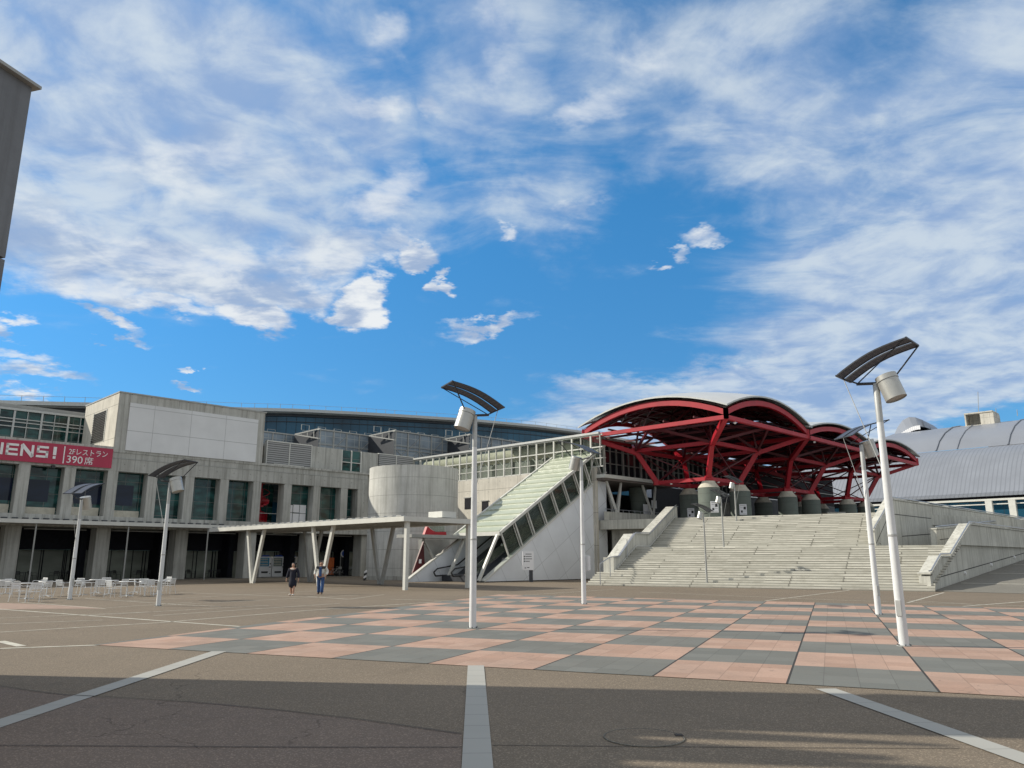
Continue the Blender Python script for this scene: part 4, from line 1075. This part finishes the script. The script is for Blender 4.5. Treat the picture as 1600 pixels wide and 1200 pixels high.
chairs = [(7, 933, 200, 'white metal chair cut off by the left picture edge'), (17, 929, 80, 'white metal chair second from the left edge, turned sideways'), (29, 940, 170, 'white metal chair with its back to the nearest left table, standing forward'),
          (52, 941, 20, 'white metal chair nearest the viewer, right in front of the left tables'), (66, 935, 260, 'white metal chair at the right end of the left tables'), (60, 927, 330, 'white metal chair behind the left tables, against the arcade'),
          (97, 932, 160, 'white metal chair standing free just left of the leftmost lamp'), (118, 928, 350, 'white metal chair hard against the right side of the leftmost lamp'), (136, 932, 100, 'white metal chair open to the right, two places right of the leftmost lamp'),
          (157, 931, 190, 'white metal chair at the left end of the middle tables'), (163, 926, 20, 'white metal chair behind the middle tables on the left'), (176, 934, 150, 'white metal chair pulled forward before the middle tables'),
          (187, 930, 250, 'white metal chair with a bright back at the middle tables, right side'), (217, 931, 120, 'white metal chair left of the right table group, seen from the side'), (225, 929, 40, 'white metal chair with a shining back at the right table group'),
          (238, 931, 170, 'white metal chair just left of the second lamp'), (262, 928, 260, 'white metal chair alone just right of the second lamp'), (256, 924, 330, 'white metal chair half hidden behind the second lamp')]
for i, (x, y, a, lab) in enumerate(chairs):
    gx, gy = G(x, y)
    if i == 0: ch.location = (gx, gy, 0); ch.rotation_euler = (0, 0, R(a)); ch['label'] = lab
    else: dup(ch, (gx, gy, 0), R(a), lab)
tb = make_table(M['alu'], '', 'white round tables outside the arcade')
tables = [(40, 936, 'round white table among the leftmost chairs, nearest the viewer'), (72, 932, 'round white table right of the leftmost one'), (8, 928, 'round white table at the very left picture edge'), (125, 930, 'round white table just right of the leftmost lamp'),
          (150, 927, 'round white table behind the free space between lamp and middle chairs'), (170, 929, 'round white table left in the middle group'), (197, 932, 'round white table at the right end of the middle group'), (210, 926, 'round white table standing back between the middle and right groups'), (245, 929, 'round white table beside the second lamp')]
for i, (x, y, lab) in enumerate(tables):
    gx, gy = G(x, y)
    if i == 0: tb.location = (gx, gy, 0); tb['label'] = lab
    else: dup(tb, (gx, gy, 0), R(i * 31), lab)
# dark furniture inside the arcade
bays = ['far left', 'second', 'third', 'fourth']
gch = 'dark chairs under the arcade'; gtb = 'dark tables under the arcade'
dch = make_chair(M['darkchair'], '', gch); dtb = make_table(M['darkchair'], '', gtb)
first = True; k = 0
cells = [(1.9, 'leftmost arcade bay'), (8.6, 'bay behind the middle white tables'), (15.3, 'bay left of the vending machines')]
dsc = ['dark chair at the left end in the %s', 'dark chair left of the dark table in the %s', 'dark chair turned away right of its table in the %s', 'dark chair at the right end in the %s']
for s0, where in cells:
    for j, off in enumerate((0.0, 1.1, 2.6, 3.7)):
        p = FA.W(s0 + off, 3.0 + (j % 2) * .5, .03)
        if first: dch.location = p; dch.rotation_euler = (0, 0, R(60)); dch['label'] = dsc[j] % where; first = False
        else: dup(dch, p, R(60 + j * 95), dsc[j] % where)
    for j, off in enumerate((.55, 3.1)):
        p = FA.W(s0 + off, 3.3, .03); lab = ('dark round table on the left in the %s', 'dark round table on the right in the %s')[j] % where
        if k == 0: dtb.location = p; dtb['label'] = lab
        else: dup(dtb, p, 0, lab)
        k += 1

# ================================================================ VENDING MACHINES, SIGNS, BICYCLES
def vending(x0, x1, into, label, pic):
    s0 = FA.px(x0, 895, into)[0]; s1 = FA.px(x1, 895, into)[0]
    o = FA.W(s0, into, .03); r = thing('vending_machine', label, 'vending machine', o, FA.rot, 'drinks vending machines in the arcade')
    w = s1 - s0; h = 2.05
    MB().box(0, w, 0, .75, 0, h).build('cabinet', M['white'], r, bevel=.03)
    MB().box(.1, w * .78, -.02, -.001, h * .52, h - .12).build('display_window', pic, r)
    mb = MB()
    for i in range(3):
        for j in range(8): mb.box(.14 + j * (w * .68 - .1) / 8, .14 + j * (w * .68 - .1) / 8 + .06, -.04, -.021, h * .56 + i * .27, h * .56 + i * .27 + .17)
    mb.build('bottle_row', M['cap'], r)
    MB().box(w * .2, w * .72, -.02, -.001, .38, .56).build('dispenser_slot', M['black'], r)
    mb = MB().box(w * .84, w * .92, -.02, -.001, 1.25, 1.4).box(w * .80, w * .94, -.02, -.001, .95, 1.03).box(w * .86, w * .92, -.02, -.001, .3, .36)
    mb.build('coin_panel', M['black'], r)
    MB().prism([(.1, h), (w * .3, h + .15), (w * .7, h + .15), (w * .9, h)], .0, .1).build('top_sign', M['blue'], r)
m_cyan = plain('cyan display', (.03, .25, .42), .3, var=.4, scale=6)
m_grey = plain('green grey display', (.16, .21, .20), .3, var=.4, scale=6)
m_dkbl = plain('dark blue display', (.05, .08, .13), .3, var=.4, scale=6)
vending(404, 423.5, 4.0, 'left white vending machine with a bright blue display, beside the slanting column', m_cyan)
vending(425, 444, 4.0, 'middle white vending machine with a grey green display', m_grey)
vending(446, 464, 4.0, 'right white vending machine with a dark display, behind the woman', m_dkbl)
s0 = FA.px(516, 890, 3.4)[0]; o = FA.W(s0, 3.4, .03)
ob = thing('orange_board', 'upright orange board standing behind the man under the canopy', 'sign board', o, FA.rot)
MB().box(-.45, .45, 0, .06, .12, 1.95).build('panel', M['orange'], ob, bevel=.01); MB().box(-.5, .5, -.15, .25, 0, .12).build('foot', M['black'], ob)
s0 = FA.px(537, 880, 3.0)[0]; o = FA.W(s0, 3.0, .03)
bs = thing('parking_sign', 'round blue and white sign on a dark stand among the parked bicycles', 'sign', o, FA.rot)
MB().box(-.45, -.38, 0, .06, 0, 2.5).build('post', M['greysteel'], bs); MB().box(.38, .45, 0, .06, 0, 3.0).build('post', M['greysteel'], bs)
MB().box(-.38, .38, .01, .05, .2, 2.0).build('panel', M['black'], bs)
MB().tube((-.02, -.02, 2.4), (-.02, .02, 2.4), .42, n=28).build('disc', M['white'], bs)
MB().tube((-.02, -.04, 2.4), (-.02, -.021, 2.4), .30, n=28).build('roundel', M['blue'], bs)
def make_bike(label):
    r = thing('bicycle', label, 'bicycle', (0, 0, 0), 0, 'bicycles parked beside the drum')
    for x in (-.52, .52):
        mb = MB(); pts = [(x + .33 * math.cos(i * math.pi / 10), 0, .34 + .33 * math.sin(i * math.pi / 10)) for i in range(21)]
        mb.path(pts, .022, 5); w = mb.build('wheel', M['black'], r)
        sp_ = MB()
        for i in range(5): a = i * math.pi / 5; sp_.bar((x + .31 * math.cos(a), 0, .34 + .31 * math.sin(a)), (x - .31 * math.cos(a), 0, .34 - .31 * math.sin(a)), .008)
        sp_.build('spokes', M['steel'], w)
    mb = MB(); mb.path([(-.52, 0, .34), (-.12, 0, .30), (.38, 0, .78), (-.22, 0, .72), (-.12, 0, .30)], .022); mb.path([(-.52, 0, .34), (-.22, 0, .72)], .016); mb.path([(.52, 0, .34), (.36, 0, .95)], .02); mb.path([(-.22, 0, .72), (-.25, 0, .9)], .018)
    mb.build('frame', M['steel'], r)
    MB().box(-.38, -.13, -.07, .07, .89, .95).build('saddle', M['black'], r, bevel=.02)
    MB().path([(.22, -.27, 1.0), (.36, -.1, .97), (.36, .1, .97), (.22, .27, 1.0)], .016).build('handlebar', M['steel'], r)
    mb = MB()
    for a, b in (((.42, -.16, .72), (.74, .16, .98)),): mb.box(a[0], b[0], a[1], b[1], a[2], b[2])
    mb.build('basket', M['greysteel'], r)
    return r
bk = None
for i, (px_, into, rz, lab) in enumerate(((523, 3.0, 30, 'bicycle farthest left in the row, just right of the orange board'), (529, 3.4, 20, 'second bicycle from the left, before the round sign'), (541, 2.8, 35, 'bicycle parked under the round blue sign'),
      (551, 3.2, 25, 'bicycle between the round sign and the drum'), (557, 2.6, 40, 'bicycle second nearest the concrete drum in the row'), (563, 2.4, 30, 'bicycle at the right end of the row against the drum'))):
    s = FA.px(px_, 890, into)[0]; p = FA.W(s, into, .03)
    if bk is None: bk = make_bike(lab); bk.location = p; bk.rotation_euler = (0, 0, R(rz))
    else: dup(bk, p, R(rz - 90 * 0), lab)
cn = thing('wheel_stop', 'small black and white striped marker at the foot of the drum', 'marker', (G(578.5, 906)[0], 69.2, 0))
for i in range(4): MB().bar((-.18 + i * .02, 0, i * .22), (.02 + i * .02, 0, .2 + i * .22), .16, .1, up=(0, 1, 0)).build('stripe', M['black'] if i % 2 == 0 else M['white'], cn)

# ================================================================ PEOPLE
def skin_body(name, nodes, edges, m, parent=None, sub=2, root=0):
    me = bpy.data.meshes.new(name); me.from_pydata([n[:3] for n in nodes], edges, [])
    o = bpy.data.objects.new(name, me); col.objects.link(o)
    sk = o.modifiers.new('skin', 'SKIN'); sk.use_smooth_shade = True
    if not me.skin_vertices: me.skin_vertices.new()
    for i, n in enumerate(nodes):
        v = me.skin_vertices[0].data[i]; v.radius = (n[3], n[4] if len(n) > 4 else n[3]); v.use_root = (i == root)
    sb = o.modifiers.new('sub', 'SUBSURF'); sb.levels = sb.render_levels = sub
    bpy.context.view_layer.update()
    dg = bpy.context.evaluated_depsgraph_get(); me2 = bpy.data.meshes.new_from_object(o.evaluated_get(dg))
    bpy.data.objects.remove(o); me2.materials.clear(); me2.materials.append(m)
    o2 = bpy.data.objects.new(name, me2); col.objects.link(o2)
    for p in me2.polygons: p.use_smooth = True
    if parent: o2.parent = parent
    return o2
def hand_chain(N, E, wrist, side, down=(0, 0, -1)):
    """palm plus five bent fingers, returns nothing, appends to N/E"""
    w = N[wrist]; b = len(N)
    N.append((w[0] + side * .005, w[1] - .005, w[2] - .055, .026, .016)); E.append((wrist, b))
    for k, (dy, ln_) in enumerate(((-.027, .065), (-.009, .075), (.009, .070), (.027, .055))):
        i = len(N); N.append((w[0] + side * .006, w[1] + dy, w[2] - .10, .009)); N.append((w[0] - side * .002, w[1] + dy - .006, w[2] - .10 - ln_ * .55, .008)); N.append((w[0] - side * .016, w[1] + dy - .012, w[2] - .10 - ln_, .0065))
        E += [(b, i), (i, i + 1), (i + 1, i + 2)]
    i = len(N); N.append((w[0] - side * .012, w[1] - .040, w[2] - .06, .010)); N.append((w[0] - side * .02, w[1] - .052, w[2] - .10, .008)); E += [(b, i), (i, i + 1)]
def person(label, loc, rz, h, woman):
    r = thing('person', label, 'person', loc, R(rz)); k = h / 1.70
    r.scale = (k * 1.14, k * 1.1, k)
    # facing -y ; one continuous body
    N = [(0, 0, .95, .135, .10), (0, 0, 1.12, .125, .095), (0, 0, 1.30, .16, .11), (0, .0, 1.42, .10, .085), (0, .0, 1.49, .055), (0, -.01, 1.565, .075, .085), (0, -.012, 1.64, .078, .088), (0, -.005, 1.69, .04, .05)]
    E = [(0, 1), (1, 2), (2, 3), (3, 4), (4, 5), (5, 6), (6, 7)]
    st = .10
    for sd in (-1, 1):
        i = len(N); fy = -st * sd
        N += [(sd * .09, 0, .88, .09), (sd * .10, fy * .5, .50, .062), (sd * .10, fy, .30, .055), (sd * .10, fy + (.05 if fy > 0 else .0), .08, .04), (sd * .11, fy - .04, .035, .038, .03), (sd * .12, fy - .15, .028, .036, .022)]
        E += [(0, i), (i, i + 1), (i + 1, i + 2), (i + 2, i + 3), (i + 3, i + 4), (i + 4, i + 5)]
        i = len(N)
        if woman: N += [(sd * .185, 0, 1.39, .055), (sd * .25, .02, 1.14, .042), (sd * .29, -.03, .92, .034), (sd * .30, -.04, .87, .024, .018)]
        else: N += [(sd * .20, 0, 1.40, .06), (sd * .29, .05, 1.17, .046), (sd * .27, -.08, 1.00, .036), (sd * .25, -.11, .955, .026, .018)]
        E += [(3, i), (i, i + 1), (i + 1, i + 2), (i + 2, i + 3)]
        hand_chain(N, E, i + 3, sd)
    skin_body('body', N, E, M['skin'], r)
    # face
    mb = MB(); 
    for sd in (-1, 1): mb.lathe([(0, -.011), (.011, 0), (0, .011)], 8)
    f = MB().bar((0, -.085, 1.625), (0, -.112, 1.59), .02, .02); f.build('nose', M['skin'], r)
    ey = MB()
    for sd in (-1, 1): ey.tube((sd * .03, -.090, 1.628), (sd * .03, -.098, 1.628), .010, n=8)
    ey.bar((-.022, -.094, 1.553), (.022, -.094, 1.553), .008, .006); ey.build('eyes_and_mouth', M['hair'], r)
    mb = MB()
    for sd in (-1, 1): mb.tube((sd * .078, -.0, 1.60), (sd * .092, .008, 1.60), .026, .02, n=8)
    mb.build('ears', M['skin'], r)
    if woman:
        HN = [(0, .02, 1.70, .075, .07), (0, .055, 1.62, .085, .06), (0, .07, 1.50, .085, .05), (0, .075, 1.40, .07, .04), (0, -.03, 1.725, .055, .05)]; HE = [(0, 1), (1, 2), (2, 3), (0, 4)]
        for sd in (-1, 1): i = len(HN); HN += [(sd * .075, .0, 1.66, .03), (sd * .085, -.01, 1.55, .028), (sd * .08, -.03, 1.43, .022)]; HE += [(0, i), (i, i + 1), (i + 1, i + 2)]
        skin_body('hair', HN, HE, M['hair'], r)
        DN = [(0, 0, 1.0, .17, .14), (0, 0, 1.22, .16, .125), (0, 0, 1.40, .13, .105), (0, 0, .75, .20, .17), (0, .01, .36, .235, .20), (0, 0, 1.46, .08, .075)]
        DE = [(0, 1), (1, 2), (0, 3), (3, 4), (2, 5)]
        for sd in (-1, 1): i = len(DN); DN += [(sd * .19, 0, 1.39, .075), (sd * .26, .02, 1.14, .068), (sd * .295, -.03, .90, .062)]; DE += [(2, i), (i, i + 1), (i + 1, i + 2)]
        skin_body('dress', DN, DE, M['navy'], r)
        f = MB().bar((0, -.118, 1.42), (0, -.132, 1.38), .15, .05); f.build('collar', M['cloth'], r)
        for sd in (-1, 1):
            skin_body('shoe', [(sd * .11, -st * sd + .01, .05, .055, .05), (sd * .12, -st * sd - .14, .04, .05, .04)], [(0, 1)], M['cloth'], r)
    else:
        skin_body('hair', [(0, .02, 1.70, .076, .07), (0, .05, 1.63, .082, .055), (0, -.045, 1.722, .055, .04), (0, .05, 1.56, .06, .04)], [(0, 1), (0, 2), (1, 3)], M['hair'], r)
        JN = [(0, 0, 1.0, .165, .125), (0, 0, 1.2, .17, .13), (0, 0, 1.36, .17, .125), (0, .01, 1.45, .09, .09)]; JE = [(0, 1), (1, 2), (2, 3)]
        for sd in (-1, 1): i = len(JN); JN += [(sd * .21, 0, 1.39, .08), (sd * .30, .05, 1.17, .07), (sd * .275, -.08, 1.01, .06)]; JE += [(2, i), (i, i + 1), (i + 1, i + 2)]
        skin_body('jacket', JN, JE, M['cloth'], r)
        mb = MB(); mb.box(-.23, .23, -.145, .14, 1.33, 1.47); mb.build('jacket_yoke', M['black'], r, bevel=.05)
        mb = MB(); mb.box(-.065, .065, -.152, -.11, .93, 1.42); mb.build('shirt', M['denim'], r, bevel=.02)
        PN = [(0, 0, .96, .16, .12)]; PE = []
        for sd in (-1, 1): i = len(PN); fy = -st * sd; PN += [(sd * .095, 0, .86, .10), (sd * .105, fy * .5, .50, .085), (sd * .105, fy, .28, .082), (sd * .108, fy + (.03 if fy > 0 else 0), .07, .085)]; PE += [(0, i), (i, i + 1), (i + 1, i + 2), (i + 2, i + 3)]
        skin_body('jeans', PN, PE, M['denim'], r)
        for sd in (-1, 1):
            skin_body('shoe', [(sd * .11, -st * sd + .01, .045, .05, .045), (sd * .12, -st * sd - .14, .038, .048, .038)], [(0, 1)], M['black'], r)
    return r
gx, gy = G(456, 930.5); person('woman in a long navy dress and white shoes walking toward the viewer', (gx, gy, 0), -8, 1.60, True)
gx, gy = G(500, 928.5); person('man in a white fleece with black shoulders and blue jeans standing beside the woman', (gx, gy, 0), -4, 1.68, False)

# ================================================================ SKY, SUN, CAMERA
SUN_EL = R(33); az_dir = Vector((-.990, .139, 0)).normalized()
EXPO = .55
w = bpy.data.worlds.new('World'); scn.world = w; w.use_nodes = True; nt = w.node_tree; nt.nodes.clear(); k = NB(nt)
sky = k.n('ShaderNodeTexSky', sky_type='NISHITA', sun_disc=False, sun_elevation=SUN_EL, sun_rotation=math.atan2(az_dir.x, az_dir.y) % (2 * math.pi), air_density=1.0, dust_density=.05, ozone_density=3.0, altitude=0)
tc = k.n('ShaderNodeTexCoord').outputs['Generated']
xyz = k.n('ShaderNodeSeparateXYZ', {0: k.n('ShaderNodeVectorMath', {0: tc}, operation='NORMALIZE').outputs[0]})
X_, Y_, Z_ = xyz.outputs
az = k.m('ARCTAN2', X_, Y_); el = k.m('ARCSINE', Z_)
ae = k.n('ShaderNodeCombineXYZ', {0: az, 1: el, 2: 0.0}).outputs[0]
zz = k.m('ADD', k.m('MAXIMUM', Z_, 0.0), .16)
pl = k.n('ShaderNodeCombineXYZ', {0: k.m('DIVIDE', X_, zz), 1: k.m('DIVIDE', Y_, zz), 2: 0.0}).outputs[0]
wn = k.n('ShaderNodeTexNoise', {'Vector': pl, 'Scale': 2.6, 'Detail': 6.0, 'Roughness': .62})
wv = k.n('ShaderNodeVectorMath', {0: wn.outputs['Color'], 1: (.5, .5, .5)}, operation='SUBTRACT').outputs[0]
aew = k.n('ShaderNodeVectorMath', {0: ae, 1: k.n('ShaderNodeVectorMath', {0: wv, 'Scale': .17}, operation='SCALE').outputs[0]}, operation='ADD').outputs[0]
def AE(x, y):
    r = Vector(ray(x, y)).normalized(); return math.atan2(r.x, r.y), math.asin(r.z)
def blob(x, y, rx, ry, rot, wgt, inner=.15):
    a, e = AE(x, y); m_ = k.n('ShaderNodeMapping', {'Vector': aew, 'Location': (a, e, 0), 'Rotation': (0, 0, R(rot)), 'Scale': (rx / 1250.0, ry / 1250.0, 1)}, vector_type='TEXTURE').outputs[0]
    ln_ = k.n('ShaderNodeVectorMath', {0: m_}, operation='LENGTH').outputs['Value']
    return k.ramp(ln_, 1.0, inner, 0.0, wgt, True)
# thick bright cumulus fields (pixel-scale radii turned into angles)
cum = [(330, 420, 300, 75, 4, 1.0, .3), (150, 420, 200, 90, 6, .95, .3), (385, 488, 90, 52, -5, 1.2, .3), (230, 478, 190, 38, 0, .95), (40, 380, 120, 130, 0, .85), (500, 380, 190, 62, 14, 1.0), (470, 445, 120, 52, 6, .95), (600, 385, 90, 40, 0, .9), (566, 470, 66, 74, 0, 1.35, .4), (642, 408, 62, 34, 0, 1.25, .3), (690, 449, 40, 26, 0, 1.25, .3),
       (755, 500, 115, 22, 10, 1.1, .1), (610, 300, 130, 80, 22, .95), (60, 592, 150, 40, 0, 1.0), (10, 550, 90, 26, -8, .85), (170, 515, 130, 18, -12, .9), (580, 135, 95, 38, 0, .85), (660, 135, 44, 32, 0, .85), (610, 60, 80, 48, 20, .62), (300, 250, 330, 90, 12, .72),
       (1115, 360, 62, 24, 8, .88), (1074, 384, 34, 18, 0, .88), (1030, 398, 30, 13, 0, .85), (778, 392, 36, 24, 0, .95), (305, 617, 36, 11, -10, .9), (930, 165, 140, 60, 25, .85), (1010, 70, 90, 100, 30, .7), (770, 60, 70, 85, 60, .62), (905, 345, 80, 26, 30, .7)]
def addall(l):
    s = None
    for c in l:
        b = blob(*c); s = b if s is None else k.m('MAXIMUM', s, b)
    return s
cu = addall(cum)
ac = addall([(200, 200, 620, 330, 8, 1.25, .45), (420, 330, 330, 150, 12, 1.1, .3), (60, 60, 620, 260, 0, 1.15, .5), (480, 90, 330, 220, 0, .75, .2), (760, 130, 260, 230, 20, .82, .2), (1010, 110, 300, 230, 20, .88, .2), (840, 330, 280, 150, 30, .66), (1260, 180, 300, 190, 20, .9, .2), (640, 330, 200, 120, 10, .8)])
# veils of high cloud
ci = addall([(1480, 440, 620, 270, 28, 1.25, .3), (1330, 610, 560, 130, 8, 1.4, .45), (1100, 640, 420, 60, 4, 1.1, .3), (1560, 200, 560, 300, 25, .98, .3), (1180, 110, 380, 190, 35, .75, .2), (760, 90, 420, 200, 0, .6, .3), (830, 290, 280, 200, 30, .5, .3), (950, 620, 240, 40, 6, .8)])
fill_veil = k.m('MAXIMUM', k.ramp(el, .66, .85, 0, 1.05, True), k.ramp(k.m('ABSOLUTE', az), .75, 1.05, 0, 1.05, True))  # unseen cloud outside the view, added as neutral fill for the shade
ci = k.m('MAXIMUM', ci, fill_veil)
f1 = k.noise(pl, 3.2, 11, .58, .3); f2 = k.noise(pl, 8.0, 8, .55, .4)
f3 = k.n('ShaderNodeTexNoise', {'Vector': k.n('ShaderNodeMapping', {'Vector': pl, 'Rotation': (0, 0, R(35)), 'Scale': (1.3, 2.2, 1)}).outputs[0], 'Scale': 1.7, 'Detail': 11.0, 'Roughness': .64, 'Distortion': .6}).outputs[0]
frag = k.m('ADD', k.m('MULTIPLY', f1, .7), k.m('MULTIPLY', f2, .3))
dens_cu = k.ramp(k.m('ADD', cu, k.m('MULTIPLY', k.m('SUBTRACT', frag, .5), 2.3)), .30, 1.12, 0, 1, True)
dens_ac = k.ramp(k.m('ADD', ac, k.m('MULTIPLY', k.m('SUBTRACT', frag, .5), 2.6)), .18, 1.35, 0, .92, True)
dens_c1 = k.ramp(k.m('ADD', ci, k.m('MULTIPLY', k.m('SUBTRACT', f3, .5), 1.7)), .15, 1.2, 0, .90, True)
dens_ci = k.m('SUBTRACT', 1.0, k.m('MULTIPLY', k.m('SUBTRACT', 1.0, dens_ac), k.m('SUBTRACT', 1.0, dens_c1)))
dens = k.m('SUBTRACT', 1.0, k.m('MULTIPLY', k.m('SUBTRACT', 1.0, dens_cu), k.m('SUBTRACT', 1.0, dens_ci)))
# cloud colours: bright crowns, lilac grey bellies
f4 = k.noise(pl, 4.2, 7, .6, .2, scl=(1, 1.6, 1))
bel = k.ramp(k.m("ADD", k.m("MULTIPLY", f4, .7), k.m("MULTIPLY", f2, .3)), .41, .58, 0, 1, True)
SKS = .105
def lin(r, g, b): return tuple(((c / 255.0 + .055) / 1.055) ** 2.4 / 2 ** EXPO for c in (r, g, b))
CL_HI, CL_LO, CI_HI, CI_LO = lin(236, 240, 243), lin(158, 180, 212), lin(208, 220, 231), lin(150, 176, 214)
ccu = k.mix(bel, CL_LO, CL_HI); cci = k.mix(k.ramp(k.m('ADD', k.m('MULTIPLY', f3, .5), k.m('MULTIPLY', f2, .5)), .38, .62, 0, 1, True), CI_LO, CI_HI)
OUT = k.ramp(fill_veil, 0, 1, 1.0, 1.02)
cc0 = k.mix(k.m('DIVIDE', dens_cu, k.m('ADD', k.m('ADD', dens_cu, dens_ci), .001)), cci, ccu)
cc1 = k.mix(k.m('MULTIPLY', fill_veil, .7), cc0, lin(228, 224, 214))
cc = k.n('ShaderNodeVectorMath', {0: cc1, 'Scale': OUT}, operation='SCALE').outputs[0]
TINT = k.mix(k.ramp(el, .0, .55, 0, 1, True), (.30, .56, .76), (.33, .90, 1.13))
tint = k.n('ShaderNodeMix', {0: 1.0, 6: sky.outputs[0], 7: TINT}, data_type='RGBA', blend_type='MULTIPLY').outputs[2]
skl = k.n('ShaderNodeVectorMath', {0: tint, 'Scale': SKS}, operation='SCALE').outputs[0]
fin = k.n('ShaderNodeMix', {0: dens, 6: skl, 7: cc}, data_type='RGBA').outputs[2]
bg = k.n('ShaderNodeBackground', {'Color': fin, 'Strength': 1.0}); out = k.n('ShaderNodeOutputWorld', {0: bg.outputs[0]})

sl_ = bpy.data.lights.new('sun', 'SUN'); sl_.energy = 3.25; sl_.angle = R(.53); sl_.color = (1.0, .93, .80)
so = bpy.data.objects.new('sun', sl_); col.objects.link(so)
sd = az_dir * math.cos(SUN_EL) + Vector((0, 0, math.sin(SUN_EL)))
so.rotation_euler = sd.to_track_quat('Z', 'Y').to_euler(); so.location = (-40, 10, 60)

cam = bpy.data.cameras.new('camera'); co_ = bpy.data.objects.new('camera', cam); col.objects.link(co_)
cam.sensor_width = 36; cam.lens = 27.0; cam.clip_start = .05; cam.clip_end = 3000
co_.location = (0, 0, CAMH); co_.rotation_euler = (math.pi / 2 + TH, 0, 0)
scn.camera = co_
scn.view_settings.view_transform = 'Standard'; scn.view_settings.look = 'None'; scn.view_settings.exposure = EXPO; scn.view_settings.gamma = 1
scn.render.resolution_x = 1024; scn.render.resolution_y = 768
